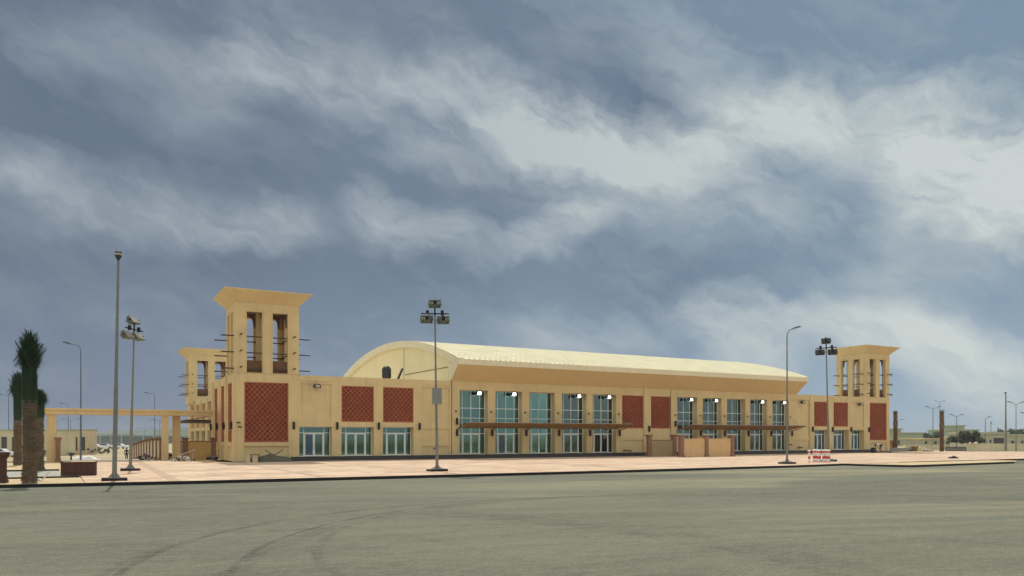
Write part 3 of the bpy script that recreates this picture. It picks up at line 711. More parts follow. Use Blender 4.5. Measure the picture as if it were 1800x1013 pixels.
# barrel roof of the hall
ya0, za0, ym, zm, yb0 = 65.6, 9.50, 85.8, 12.95, 106.0
ux, uz, ur = circ((ya0, za0), (ym, zm), (yb0, za0))
a_s = atan2(za0-uz, ya0-ux); a_e = atan2(za0-uz, yb0-ux)
NA = 40
arc = [(ux+ur*cos(a_s+(a_e-a_s)*k/NA), uz+ur*sin(a_s+(a_e-a_s)*k/NA)) for k in range(NA+1)]
def off(p, d): vx, vz = p[0]-ux, p[1]-uz; l = math.hypot(vx, vz); return (ux+vx*(l+d)/l, uz+vz*(l+d)/l)
mb = MB(); XA, XB = XM0-.05, 78.4
def shell(x0, x1, d0, d1, mi=0):
    vs = []
    for p in arc:
        a, b = off(p, d0), off(p, d1); vs += [(x0, *a), (x1, *a), (x1, *b), (x0, *b)]
    fs = []
    for k in range(NA):
        o_ = 4*k; fs += [(o_, o_+1, o_+5, o_+4), (o_+1, o_+2, o_+6, o_+5), (o_+2, o_+3, o_+7, o_+6), (o_+3, o_, o_+4, o_+7)]
    fs += [(0, 1, 2, 3), (4*NA, 4*NA+1, 4*NA+2, 4*NA+3)]
    mb.add(vs, fs, mi)
shell(XA+.45, XB, -.12, 0)
nr = 84
for k in range(nr):
    x = XA+.6+(XB-XA-.75)*k/(nr-1); shell(x-.085, x+.085, -.01, .12)
mb2 = mb
rf = bpart(mb, 'barrel_roof', 'roof')
# horizontal laps near the eave (tile courses)
mb = MB()
for k in (1, 2, 3, 5, 7, 10):
    p = off(arc[k], .005); q = off(arc[k], .05); r_ = off((arc[k][0]+.12, arc[k][1]+.03), .01)
    mb.prism([p, q, r_], 'x', XA+.5, XB-.05)
mb.build('roof_lap', 'roof', rf)
mb = MB(); shell(XA, XA+.44, -.62, .10); mb.build('gable_rim', 'stucco_pale', rf)
mb = MB(); shell(XB+.01, XB+.3, -.62, .10); mb.build('gable_rim', 'stucco_pale', rf)
mb = MB(); mb.box(XA, XB+.3, ya0-.10, ya0+.06, 8.98, za0+.0); mb.build('fascia', 'stucco_pale', rf)
mb = MB(); mb.prism([(ya0-.04, 8.98), (YF-.03, TOP+.0), (YF+.6, TOP+.0), (YF+.6, 9.4), (ya0+.08, 9.4)], 'x', XA+.06, XB+.2, 0)
mb.build('soffit', 'soffit', rf)
mb = MB(); mb.prism([(ya0-.02, 9.02), (YF-.05, TOP+.05), (YF+.55, TOP+.05), (YF+.55, 9.3), (ya0+.02, 9.3)], 'x', XA-.02, XA+.05)
mb.build('eave_end', 'stucco_pale', rf)
gw = [(YF+.4, TOP-.7)]+[off(p, -.4) for p in arc[1:-1]]+[(yb0-.5, TOP-.7)]
for x in (XM0+.45, XB-.5):
  mb = MB(); mb.prism(gw, 'x', x, x+.25); gwo = mb.build('gable_wall', 'gable', rf)
  b_ = bmesh.new(); b_.from_mesh(gwo.data); bmesh.ops.triangulate(b_, faces=[f for f in b_.faces if len(f.verts) > 4]); b_.to_mesh(gwo.data); b_.free()
mb = MB(); xg = XM0+.44
yv = sY(710, xg); mb.box(xg-.008, xg+.005, yv-.05, yv+.05, 7, 12.1); mb.build('gable_joint', 'brown', rf); mb = MB(); mb.tube((xg-.02, sY(712, xg), zat(662, 88)), (xg-.02, 68.3, 9.0), .035, n=5); mb.build('gable_cable', 'brown', rf)
yv = sY(788.5, xg); mb = MB(); mb.box(xg-.02, xg+.005, yv-.05, yv+.05, 7, 8.9)
mb.build('gable_joint', 'brown', rf)
# flat roofs either side
mb = MB(); mb.box(X0+.3, XM0+.45, YF+.3, PB, 6.6, 6.82); mb.box(XS+.3, XM0+.45, PB, YB-.02, 6.6, 6.82); mb.box(XB-.2, XR1-.02, YF+.3, PB-.02, 6.6, 6.82); mb.box(XB-.2, XE-.02, PB, YB-.02, 6.6, 6.82); mb.box(XM0+.45, XB-.2, 106.2, YB-.02, 6.6, 6.82)
bpart(mb, 'flat_roof', 'roof_flat')
# drum vent and pipe on the low roof
def on_roof(px, Y): return fX(px, Y)
yv = 80.0; xv = on_roof(679.5, yv)
mb = MB(); dv_ = FW[0]*xv+FW[1]*yv; mb.lathe([(.3, 6.8), (.3, 8.2), (.36, 8.35), (.44, 8.6), (.46, 9.0), (.46, 9.45), (.40, 9.75), (.2, 9.9)], 14, c=(xv, yv))
for k in range(14):
    a = 2*pi*k/14; mb.box(-.02, .02, .43, .50, 8.6, 9.6, mtx=Matrix.Translation((xv, yv, 0)) @ Matrix.Rotation(a, 4, 'Z'))
bpart(mb, 'roof_vent', 'dhousing')
yv = 76.0; xv = on_roof(701, yv)
mb = MB(); mb.tube((xv, yv, 6.8), (xv, yv, 8.2), .05); mb.tube((xv-.12, yv, 8.1), (xv+.35, yv-.2, 9.3), .14, .12)
bpart(mb, 'roof_pipe', 'dhousing')

# wind towers
def tower(tx, ty, W, D, z0=TOP, zt=13.47):
    T = .42
    sh = MB()
    fo = [(.185, .425), (.585, .825)]
    for (a0_, a1_, org, du, dn) in ((0, W, (tx, ty), (1, 0), (0, 1)), (0, W, (tx, ty+D), (1, 0), (0, -1)), (0, D, (tx, ty), (0, 1), (1, 0)), (0, D, (tx+W, ty), (0, 1), (-1, 0))):
        Ln = a1_-a0_
        def Pm(u, z, dp, org=org, du=du, dn=dn): return (org[0]+du[0]*u+dn[0]*dp, org[1]+du[1]*u+dn[1]*dp, z)
        o_ = [(Ln*f0, Ln*f1, z0+.06, zt-.72, T, False) for f0, f1 in fo]
        wall(sh, 0, Ln, z0-.02, zt, o_, Pm)
        us = [T]+[x for f0, f1 in fo for x in (Ln*f0, Ln*f1)]+[Ln-T]
        # inner face
        def Pi(u, z, dp, Pm=Pm): return Pm(u, z, T+dp)
        wall(sh, T, Ln-T, z0, zt, [(Ln*f0, Ln*f1, z0+.06, zt-.72, 0.001, False) for f0, f1 in fo], Pi)
        # shallow margin round each opening
        for f0, f1 in fo:
            for (ua, ub, za, zb) in ((Ln*f0-.14, Ln*f0-.10, z0+.0, zt-.60), (Ln*f1+.10, Ln*f1+.14, z0+.0, zt-.60), (Ln*f0-.14, Ln*f1+.14, zt-.60, zt-.56)):
                vs = [Pm(ua, za, -.025), Pm(ub, za, -.025), Pm(ub, zb, -.025), Pm(ua, zb, -.025), Pm(ua, za, .0), Pm(ub, za, .0), Pm(ub, zb, .0), Pm(ua, zb, .0)]
                sh.add(vs, [(0, 1, 2, 3), (0, 1, 5, 4), (1, 2, 6, 5), (2, 3, 7, 6), (3, 0, 4, 7)])
    # central pier of the wind catcher
    cx, cy = tx+W/2, ty+D/2
    sh.box(cx-.45, cx+.45, cy-.4, cy+.4, z0+.02, zt-.1)
    root = bpart(sh, 'wind_tower', 'stucco')
    cp = MB(); o = .93
    cp.frus((tx-.01, tx+W+.01, ty-.01, ty+D+.01), (tx-o, tx+W+o, ty-o, ty+D+o), zt+.03, zt+.93)
    cp.box(tx-o-.03, tx+W+o+.03, ty-o-.03, ty+D+o+.03, zt+.931, zt+1.02)
    cp.box(tx+.01, tx+W-.01, ty+.01, ty+D-.01, zt-.08, zt+.03)
    cp.build('tower_cap', 'stucco', root)
    br_ = MB(); i = T+.04
    # brown base box, ceiling and arched brackets inside
    br_.box(tx+i, tx+W-i, ty+i, ty+D-i, z0+.01, z0+1.15); br_.build('louvre_box', 'brown', root); br_ = MB(); br_.box(tx+i, tx+W-i, ty+i, ty+D-i, zt-.36, zt-.12)
    for (Ln, org, du, dn) in ((W, (tx, ty), (1, 0), (0, 1)), (W, (tx, ty+D), (1, 0), (0, -1)), (D, (tx, ty), (0, 1), (1, 0)), (D, (tx+W, ty), (0, 1), (-1, 0))):
        for f0, f1 in fo:
            c = Ln*(f0+f1)/2; hw = Ln*(f1-f0)/2+.12; zc = zt-1.42; r = hw*.78
            # spandrel with an ogee-like arch cut from it
            top = zt-.36; prof = [(-hw, zc-.15), (-hw, top), (hw, top), (hw, zc-.15), (hw*.86, zc-.1), (hw*.82, zc+.1), (r, zc+.22)]
            prof += [(r*cos(a), zc+.22+r*sin(a)*1.15) for a in [pi*k/10 for k in range(1, 10)]]
            prof += [(-r, zc+.22), (-hw*.82, zc+.1), (-hw*.86, zc-.1)]
            # split left and right halves, each a strip of quads up to the top line
            pts = [(hw, zc-.15), (hw*.86, zc-.1), (hw*.82, zc+.1), (r, zc+.22)]+[(r*cos(pi*k/10), zc+.22+r*sin(pi*k/10)*1.15) for k in range(1, 10)]+[(-r, zc+.22), (-hw*.82, zc+.1), (-hw*.86, zc-.1), (-hw, zc-.15)]
            for k in range(len(pts)-1):
                (u0, q0), (u1, q1) = pts[k], pts[k+1]
                vs = []
                for dp in (T+.06, T+.16):
                    for (u, z) in ((u0, q0), (u1, q1), (u1, top), (u0, top)):
                        vs.append((org[0]+du[0]*(c+u)+dn[0]*dp, org[1]+du[1]*(c+u)+dn[1]*dp, z))
                br_.add(vs, [(0, 1, 2, 3), (4, 5, 6, 7), (0, 1, 5, 4), (2, 3, 7, 6)])
    br_.build('arched_bracket', 'brown', root)
    for z in (z0+.38, z0+1.76, z0+3.14):
        for y in (ty+.28, ty+D-.5):
            b1 = MB(); b1.tube((tx-1.05, y, z), (tx+W+1.05, y, z), .062, .05, 7); b1.build('timber_pole', 'wood', root)
        for x in (tx+.47, tx+W-.47):
            b1 = MB(); b1.tube((x, ty-.75, z+.10), (x, ty+D+.75, z+.10), .062, .055, 7); b1.build('timber_pole', 'wood', root)
    return root
tower(X0, YF, XT-X0, 4.6)
tower(XR0, YF, XR1-XR0, 4.6)
tower(12.6, 121.0, 6.2, 5.0, 8.05, 14.1)
single('tower_base', 'stucco', 12.6, 18.8, 121.0, 126.0, 6.9, 8.03)
# dark awning with round frame on the side wall
mb = MB(); ca = at(345, 88)
za = 3.75
mb.frus((9.0, 13.38, 87.0, 101.0), (8.7, 13.38, 86.7, 101.3), za, za+.16)
for k in range(5): mb.tube((13.3, 88+k*3, 4.8), (9.3, 88+k*3, za+.16), .03)
bpart(mb, 'side_awning', 'wood')

# ------------------------------------------------------------------ gateway, walls and posts
Gx = thing('gateway_frame', (-4.0, 74.8, 0), 0, 'sand coloured open gateway of square columns under one long flat beam beside the hall', 'gateway')
mb = MB(); mb.box(0, 13.9, -.1, 2.1, 4.02, 4.52); mb.box(-.15, 13.9, -.22, 2.22, 4.36, 4.50, 0); mb.build('beam', 'stucco', Gx)
for (x0, x1, y0, y1) in ((.72, 1.42, .1, .8), (9.55, 10.1, .1, .65), (10.55, 11.2, 1.3, 1.95)):
    mb = MB(); mb.box(x0, x1, y0, y1, -.2, 4.02); mb.build('column', 'stucco', Gx)
def post(mb, x, y, h, z=0, w_=.26, mi=0):
    mb.frus((x-w_*1.15, x+w_*1.15, y-w_*1.15, y+w_*1.15), (x-w_*1.1, x+w_*1.1, y-w_*1.1, y+w_*1.1), z-.1, z+.18, mi)
    mb.box(x-w_*.8, x+w_*.8, y-w_*.8, y+w_*.8, z+.18, z+h-.22, mi)
    mb.frus((x-w_*.8, x+w_*.8, y-w_*.8, y+w_*.8), (x-w_*1.2, x+w_*1.2, y-w_*1.2, y+w_*1.2), z+h-.22, z+h-.08, mi); mb.box(x-w_*1.25, x+w_*1.25, y-w_*1.25, y+w_*1.25, z+h-.08, z+h, mi)
# long wall running back
Wl = thing('boundary_wall', (5.7, 77.2, 0), 0, 'long brown capped wall of repeating posts running back from the gateway', 'wall')
np_ = 11; ddx, ddy = -1.0/10, 31.0/10
for k in range(np_):
    x, y = ddx*k, ddy*k; z = gz(5.7, 77.2+y)
    mb = MB(); post(mb, x, y, 2.0, z); mb.build('post', 'brownpost', Wl)
    if k < np_-1:
        x2, y2 = ddx*(k+1), ddy*(k+1); z2 = gz(5.7, 77.2+y2)
        mb = MB(); m_ = Matrix.Identity(4)
        vs = []
        for (xx, yy, zz) in ((x, y+.22, z), (x2, y2-.22, z2)):
            vs += [(xx-.09, yy, zz-.15), (xx+.09, yy, zz-.15), (xx+.09, yy, zz+1.72), (xx-.09, yy, zz+1.72)]
        mb.add(vs, [(0, 1, 2, 3), (4, 5, 6, 7), (0, 1, 5, 4), (1, 2, 6, 5), (2, 3, 7, 6), (3, 0, 4, 7)])
        mb.build('infill_panel', 'palepanel', Wl)
        mb = MB()
        vs = []
        for (xx, yy, zz) in ((x, y+.22, z), (x2, y2-.22, z2)):
            vs += [(xx-.14, yy, zz+1.72), (xx+.14, yy, zz+1.72), (xx+.14, yy, zz+1.82), (xx-.14, yy, zz+1.82)]
        mb.add(vs, [(0, 1, 2, 3), (4, 5, 6, 7), (0, 1, 5, 4), (1, 2, 6, 5), (2, 3, 7, 6), (3, 0, 4, 7)]); mb.build('coping', 'brownpost', Wl)
def panel_wall(name, x, y, xs_, h, hp, panel, label, postm='brownpost', rz=0, sunk=0):
    W_ = thing(name, (x, y, sunk), rz, label, 'wall')
    for i, px in enumerate(xs_):
        mb = MB(); post(mb, px, 0, h); mb.build('post', postm, W_)
        if i < len(xs_)-1:
            mb = MB(); mb.box(px+.21, xs_[i+1]-.21, -.09, .09, -.15, hp); mb.build('infill_panel', panel[i % len(panel)], W_)
            mb = MB(); mb.box(px+.21, xs_[i+1]-.21, -.12, .12, hp+.001, hp+.09); mb.build('coping', 'tanpanel' if panel[0] == 'tanpanel' else 'brownpost', W_)
    return W_
panel_wall('garden_wall', 6.85, 76.9, [0, .85, 3.3], 2.02, 1.62, ['palepanel', 'ochre'], 'short ochre panelled wall with brown capped posts between the gateway columns and the hall')
a_, b_, c_ = fX(1197.5, 60.3), fX(1240.5, 60.3), fX(1286, 60.3)
panel_wall('screen_wall', a_, 60.3, [0, b_-a_, c_-a_], 2.28, 1.82, ['tanpanel'], 'free standing tan screen wall of two panels between three brown posts on the plaza')
a_, b_ = fX(1141, 63.6), fX(1184.5, 63.6)
panel_wall('screen_wall', a_, 63.6, [0, b_-a_], 2.32, 1.7, ['dullpanel'], 'single dull brown panel screen wall tight against the hall steps')
def pillar(px, d, z, wid, h, label, m='brownpost'):
    x, y = at(px, d); T_ = thing('brown_pillar', (x, y, z), 0, label, 'pillar')
    mb = MB(); mb.frus((-wid*.62, wid*.62, -wid*.62, wid*.62), (-wid*.5, wid*.5, -wid*.5, wid*.5), -.1, .3); mb.box(-wid*.45, wid*.45, -wid*.45, wid*.45, .3, h-.35); mb.build('shaft', m, T_)
    mb = MB(); mb.frus((-wid*.45, wid*.45, -wid*.45, wid*.45), (-wid*.65, wid*.65, -wid*.65, wid*.65), h-.35, h-.12); mb.box(-wid*.68, wid*.68, -wid*.68, wid*.68, h-.12, h); mb.build('capital', m, T_)
pillar(102, 64, 0, .40, 2.05, 'slim brown pillar standing beside the far left gateway column')
pillar(1, 35.6, -.04, .52, 1.42, 'dark brown brick pillar at the left edge of the pavement', 'brownbrick')

# planter
x, y, d = gnd(139, 836); T_ = thing('planter_box', (x, y, 0), R(-5), 'low dark brown brick planter box beside the palms', 'planter')
mb = MB(); mb.box(-.82, .82, -.4, .4, 0, .68); mb.build('planter_body', 'brownbrick', T_)
mb = MB(); mb.box(-.86, .86, -.44, .44, .68, .74); mb.build('rim', 'brownbrick', T_)
mb = MB(); mb.box(-.75, .75, -.33, .33, .741, .755); mb.build('soil', 'sand', T_)

# ------------------------------------------------------------------ palms
def palm(loc, trunk_h, total_h, r, label, green=True, group='palms with bound fronds', seed=1, cr=1.0):
    T_ = thing('palm_tree', loc, 0, label, 'palm', group); q = random.Random(seed)
    mb = MB(); prof = []
    n = 18
    for k in range(n+1):
        z = -.1+(trunk_h+.25)*k/n; rr_ = r*(1.16-.25*min(1, k/4) if k < 4 else .93+.05*sin(k*1.3))
        prof.append((rr_, z))
    mb.lathe(prof, 14)
    rows = int(trunk_h/.085)
    for i in range(rows):
        z = .05+i*.085; nn = 15
        for j in range(nn):
            a = 2*pi*(j+.5*(i % 2))/nn+q.uniform(-.06, .06)
            R0 = r*(.93 if z > .6 else 1.1-.25*z); ht = q.uniform(.08, .13); wd = q.uniform(.5, .8)*r*.34
            m_ = Matrix.Translation((0, 0, z)) @ Matrix.Rotation(a, 4, 'Z')
            o_ = q.uniform(.02, .065)*(1.2 if green else .8)
            vs = [(R0-.03, -wd, 0), (R0-.03, wd, 0), (R0+o_, wd*.65, ht), (R0+o_, -wd*.65, ht), (R0-.05, -wd*.5, ht+.03), (R0-.05, wd*.5, ht+.03)]
            mb.add([m_ @ Vector(v) for v in vs], [(0, 1, 2, 3), (3, 2, 5, 4), (0, 3, 4), (1, 5, 2)], 1 if q.random() < .10 else 0)
    mb.build('trunk', ['bark' if green else 'dryfrond', 'barkdark'], T_, fix=False)
    cb = MB(); H = total_h-trunk_h
    # bound bundle of stalks
    prof = [(r*1.0*cr, trunk_h-.05), (r*1.05*cr, trunk_h+H*.1), (r*.92*cr, trunk_h+H*.3), (r*.78*cr, trunk_h+H*.55), (r*.55*cr, trunk_h+H*.75), (r*.2*cr, trunk_h+H*.92)]
    if not green: prof = [(r*.9, trunk_h-.1), (r*1.08*cr, trunk_h+H*.10), (r*1.0*cr, trunk_h+H*.28), (r*.80*cr, trunk_h+H*.45), (r*.9*cr, trunk_h+H*.65), (r*.85*cr, trunk_h+H*.78), (r*.4*cr, trunk_h+H*.86)]
    cb.lathe(prof, 12, 1)
    for i in range(1500 if green else 900):
        tt = q.random()**.8; a = q.uniform(0, 2*pi)
        z = trunk_h+H*(.02+.84*tt)
        rad = r*cr*((1.08-.30*tt) if green else (.8+.18*sin(tt*7)))*q.uniform(.7, 1.05)*(1 if tt < .8 or not green else max(.15, 1-(tt-.8)*3.6))
        ln = H*q.uniform(.10, .24); up = 1.0
        spread = (q.uniform(-.02, .10) if tt < .5 else q.uniform(0, .6))*(1 if green else .5)
        if .5 < tt < .85 and green: rad *= 1+.5*(.175-abs(tt-.675))*2
        ca_, sa_ = cos(a), sin(a)
        tilt = spread+q.uniform(-.05, .05)
        p0 = Vector((ca_*rad, sa_*rad, z)); d_ = Vector((ca_*tilt, sa_*tilt, up)).normalized(); side = Vector((-sa_, ca_, 0))*q.uniform(.008, .02)
        side = (side+Vector((0, 0, q.uniform(-.01, .01))))
        p1 = p0+d_*ln*.6; p2 = p0+d_*ln+Vector((ca_, sa_, 0))*spread*.12
        cb.add([p0-side, p0+side, p1+side*1.2, p1-side*1.2, p2], [(0, 1, 2, 3), (3, 2, 4)], 0 if q.random() < .7 else 1)
    # frayed leaflets that stick out
    for i in range(1500 if green else 60):
        tt = q.betavariate(3, 1.5); a = q.uniform(0, 2*pi); z = trunk_h+H*(.15+.75*tt)
        rad = r*cr*(1.0 if tt < .5 else max(.3, 1.25-2.6*abs(tt-.62))); ln = q.uniform(.14, .46)*(1.0 if tt > .45 else .5)
        dz = q.uniform(-.9, .7); d_ = Vector((cos(a+q.uniform(-.4, .4)), sin(a+q.uniform(-.4, .4)), dz)).normalized(); p0 = Vector((cos(a)*rad*.85, sin(a)*rad*.85, z))
        s_ = d_.orthogonal().normalized()*q.uniform(.006, .013); cb.add([p0-s_, p0+s_, p0+d_*ln], [(0, 1, 2)], 0)
    if green:                               # a few long fronds escaping at the top
        for (aa, tl, l0, zf) in ((5.35, .95, 1.15, .50), (5.2, .8, 1.0, .58), (2.6, .25, 1.0, .62), (0.4, .12, 1.15, .62), (3.9, .55, .75, .5), (1.3, .3, .9, .6), (2.2, -.9, .7, .82), (5.9, .5, .8, .6), (3.4, -.9, .8, .80), (2.9, -.9, .75, .72), (5.6, -.9, .6, .78), (4.4, -.9, .7, .84), (0.2, .7, .8, .55), (3.1, .5, .8, .62), (4.7, .35, .9, .66)):
            p = Vector((cos(aa)*r*.6*cr, sin(aa)*r*.6*cr, trunk_h+H*zf)); d_ = Vector((cos(aa)*tl, sin(aa)*tl, 1 if tl > -.5 else -.9)).normalized()
            if tl < -.5: d_ = Vector((cos(aa)*.5, sin(aa)*.5, -.8)).normalized()
            n_ = 14; l0 *= H/3.2*1.05
            for k in range(n_):
                pk = p+d_*l0*k/n_
                for s in (-1, 1):
                    for _ in range(3):
                        lf = (d_*.7+Vector((-sin(aa), cos(aa), 0))*s*q.uniform(.4, .9)+Vector((q.uniform(-.3, .3), q.uniform(-.3, .3), q.uniform(-.2, .4)))).normalized()
                        sd_ = lf.orthogonal().normalized()*.013; cb.add([pk-sd_, pk+sd_, pk+lf*q.uniform(.2, .36)*(1-.4*k/n_)], [(0, 1, 2)], 0)
    cb.build('crown', ['frond' if green else 'dryfrond', 'frondwrap' if green else 'bark'], T_, fix=False)
    return T_
x, y, d = gnd(52, 848); palm((x, y, -.05), 3.75, 6.95, .275, 'tallest palm in front, thick scaly trunk under a bound green crown', seed=2, cr=1.05)
x, y, d = gnd(31, 817); palm((x, y, -.04), 3.4, 7.0, .25, 'slimmer palm behind and left of the tallest palm, partly hidden', seed=5, cr=1.0)
x, y, d = gnd(68, 827); palm((x, y, -.05), 3.4, 5.1, .27, 'palm tucked behind the right of the tallest palm with a low crown', seed=9, cr=1.1)
x, y = at(1574, 112); palm((x, y, 0), 3.6, 5.9, .27, 'young dry brown palm right beside the far end of the hall', False, seed=11, cr=1.15)
x, y = at(1655.5, 112); palm((x, y, 0), 3.3, 6.0, .27, 'solitary dry brown palm standing in front of the distant villas', False, seed=14, cr=1.2)

# ------------------------------------------------------------------ poles and lamps
def base_plate(T_, s=1.0, bolts=True):
    mb = MB(); mb.box(-.55*s, .55*s, -.4*s, .4*s, -.02, .13); mb.build('footing', 'black', T_)
    mb = MB(); mb.box(-.27*s, .27*s, -.27*s, .27*s, .13, .17); 
    for sx_ in (-1, 1):
        mb.prism([(sx_*.08, .17), (sx_*.25, .17), (sx_*.08, .40)], 'y', -.012, .012); mb.prism([(sx_*.08, .17), (sx_*.25, .17), (sx_*.08, .40)], 'x', -.012, .012)
        for sy in (-1, 1): mb.tube((sx_*.2, sy*.2, .17), (sx_*.2, sy*.2, .24), .025, n=6)
    mb.build('base_plate', 'steel', T_)
def flood_head(T_, c, yaw, pitch, m='housing', s=1.0, lit=False):
    m_ = Matrix.Translation(c) @ Matrix.Rotation(yaw, 4, 'Z') @ Matrix.Rotation(pitch, 4, 'X')
    mb = MB()
    # housing: opens towards -Y (front), deep rounded back
    for (a, b, y0, y1) in (((-.38, .38, -.30, .26), (-.36, .36, -.26, .22), 0, .10), ((-.36, .36, -.26, .22), (-.27, .27, -.12, .14), .10, .30), ((-.27, .27, -.12, .14), (-.18, .18, -.05, .08), .30, .38)):
        vs = [(a[0], y0, a[2]), (a[1], y0, a[2]), (a[1], y0, a[3]), (a[0], y0, a[3]), (b[0], y1, b[2]), (b[1], y1, b[2]), (b[1], y1, b[3]), (b[0], y1, b[3])]
        mb.add([m_ @ (Vector(v)*s) for v in vs], [(0, 3, 2, 1), (4, 5, 6, 7), (0, 1, 5, 4), (1, 2, 6, 5), (2, 3, 7, 6), (3, 0, 4, 7)])
    for k in range(5): mb.box(-.3*s+k*.14*s, -.27*s+k*.14*s, .12*s, .36*s, -.1*s, .2*s, mtx=m_)
    o = mb.build('floodlight', m, T_)
    l = MB(); l.add([m_ @ (Vector(v)*s) for v in ((-.34, -.012, -.26), (.34, -.012, -.26), (.34, -.012, .22), (-.34, -.012, .22))], [(0, 1, 2, 3)]); l.build('lens', 'lens', o)
    b = MB(); 
    for sx_ in (-1, 1): b.box(sx_*.40*s-.012, sx_*.40*s+.012, -.05*s, .16*s, -.03*s, .03*s, mtx=m_)
    b.box(-.08*s, .08*s, .08*s, .3*s, .14*s, .42*s, mtx=m_)
    b.build('bracket', 'black', o)
def flood_pole(loc, h, yaw, label, heads, m='polepaint', hm='housing', lean=0, r=.095, box=None, group='floodlight poles on the plaza'):
    T_ = thing('floodlight_pole', loc, 0, label, 'floodlight pole', group); T_.rotation_euler = (0, lean, 0)
    mb = MB(); mb.tube((0, 0, .15), (0, 0, h*.42), r, r*.86, 12); mb.tube((0, 0, h*.42), (0, 0, h), r*.72, r*.48, 12); mb.tube((0, 0, h*.415), (0, 0, h*.43), r*.95, r*.8, 12); mb.build('pole', m, T_)
    base_plate(T_)
    if heads == 3:
        u = Vector((cos(yaw), sin(yaw), 0)); mb = MB(); mb.tube(-u*.85+Vector((0, 0, h)), u*.85+Vector((0, 0, h)), .04); mb.tube((0, 0, h-.15), (0, 0, h+.35), .05); mb.tube((-u.x*.45, -u.y*.45, h-.1), (-u.x*.45, -u.y*.45, h+.2), .1); mb.tube((u.x*.45, u.y*.45, h-.1), (u.x*.45, u.y*.45, h+.2), .1); mb.build('crossbar', 'black', T_)
        for p, zz in ((-u*.5, -.32), (u*.5, -.36), (Vector((0, 0, 0)), .62)):
            flood_head(T_, Vector((0, 0, h+zz))+p, yaw+pi, R(-42), hm, 1.0)
    if box:
        z0, z1 = box; mb = MB(); mb.box(-.31, .31, -.17, -.10, z0, z1); mb.box(-.27, .27, -.10, -.02, z0+.05, z1-.05); mb.build('sign_back', 'sign', T_)
        mb = MB(); 
        for z in (z0+.2, z1-.2): mb.box(-.12, .12, -.12, .12, z-.03, z+.03)
        mb.build('clamp', 'black', T_)
    return T_
YW = atan2(RT[1], RT[0])
x, y, d = gnd(201, 845); h1 = zat(452, d)
p1 = flood_pole((x, y, 0), h1, 0, 'tallest mast at the left with a single small round light on top', 1, lean=R(.9), r=.11)
mb = MB(); mb.lathe([(.05, h1-.15), (.1, h1-.05), (.155, h1+.05), (.165, h1+.2), (.15, h1+.27), (.1, h1+.30)], 14); o = mb.build('light_head', 'dhousing', p1, True)
mb = MB(); mb.lathe([(.12, h1+.06), (.17, h1+.10), (.172, h1+.18), (.12, h1+.21)], 14); mb.build('lens', 'lens', o, True)
x, y, d = gnd(229, 827.5); T_ = flood_pole((x, y, 0), zat(579, d), YW-R(98), 'floodlight mast just right of the tallest mast, its heads turned sideways', 3, lean=R(1.4))
x, y, d = gnd(768.5, 828.5); T_ = flood_pole((x, y, 0), zat(552, d), YW+R(8), 'floodlight mast before the barrel gable with a grey sign plate on its pole', 3, lean=R(-.9), box=(zat(711, d), zat(683, d)))
x, y, d = gnd(1457, 811); T_ = flood_pole((x, y, 0), zat(612, d), YW-R(25), 'dark headed floodlight mast beside the red and white barrier posts', 3, hm='dhousing', lean=R(-2.0))
def street_lamp(loc, h, arms, label, m='polepaint', r=.085, base=False, arml=1.2, group=None, drop=0):
    T_ = thing('street_lamp', loc, 0, label, 'street lamp', group)
    mb = MB(); mb.tube((0, 0, 0), (0, 0, h*.3), r, r*.85, 10); mb.tube((0, 0, h*.3), (0, 0, h-.6 if drop else h), r*.85, r*.5, 10)
    for a in arms:
        u = Vector((cos(a), sin(a), 0))
        if drop:
            pts = [Vector((0, 0, h-.6))]+[u*(.6*(1-cos(tt)))*1.0+Vector((0, 0, h-.6+.6*sin(tt))) for tt in [pi/2*k/5 for k in range(1, 6)]]+[u*arml+Vector((0, 0, h+.06))]
        else: pts = [Vector((0, 0, h-.02)), u*arml*.5+Vector((0, 0, h+.12)), u*arml+Vector((0, 0, h+.30))]
        mb.path(pts, r*.45, 7)
    mb.build('pole', m, T_)
    for a in arms:
        u = Vector((cos(a), sin(a), 0)); e = u*arml+Vector((0, 0, h+(.06 if drop else .30)))
        m_ = Matrix.Translation(e) @ Matrix.Rotation(a, 4, 'Z') @ Matrix.Rotation(R(-14), 4, 'Y')
        hb = MB(); 
        secs = [(-.1, .06, .05), (.1, .13, .09), (.45, .15, .10), (.68, .09, .05)]
        vs = []
        for (xx, ww, hh) in secs: vs += [(xx, -ww, -.02), (xx, ww, -.02), (xx, ww*.7, hh), (xx, -ww*.7, hh)]
        fs = [(0, 1, 2, 3), (12, 13, 14, 15)]
        for k in range(3):
            for j in range(4): fs.append((4*k+j, 4*k+(j+1) % 4, 4*k+4+(j+1) % 4, 4*k+4+j))
        hb.add([m_ @ Vector(v) for v in vs], fs); ho = hb.build('lamp_head', 'dhousing' if m != 'polepaint' else 'housing', T_)
        lb = MB(); lb.add([m_ @ Vector(v) for v in ((.08, -.11, -.026), (.45, -.12, -.026), (.45, .12, -.026), (.08, .11, -.026))], [(0, 1, 2, 3)]); lb.build('lens', 'lens', ho, fix=False)
    if base: base_plate(T_, 1.0)
    return T_
x, y, d = gnd(1383.5, 815.5); street_lamp((x, y, 0), zat(578, d), [YW+R(25)], 'tall single arm street lamp with footing on the plaza before the hall', base=True, arml=.72, drop=1)
G1 = 'single arm street lamps in the distance'; G2 = 'double arm street lamps in the distance'
x, y = at(142, 70.5); street_lamp((x, y, -.05), zat(605, 70.5), [YW+pi], 'blue grey single arm lamp rising behind the brown planter box', 'bluegrey', arml=1.0, drop=1)
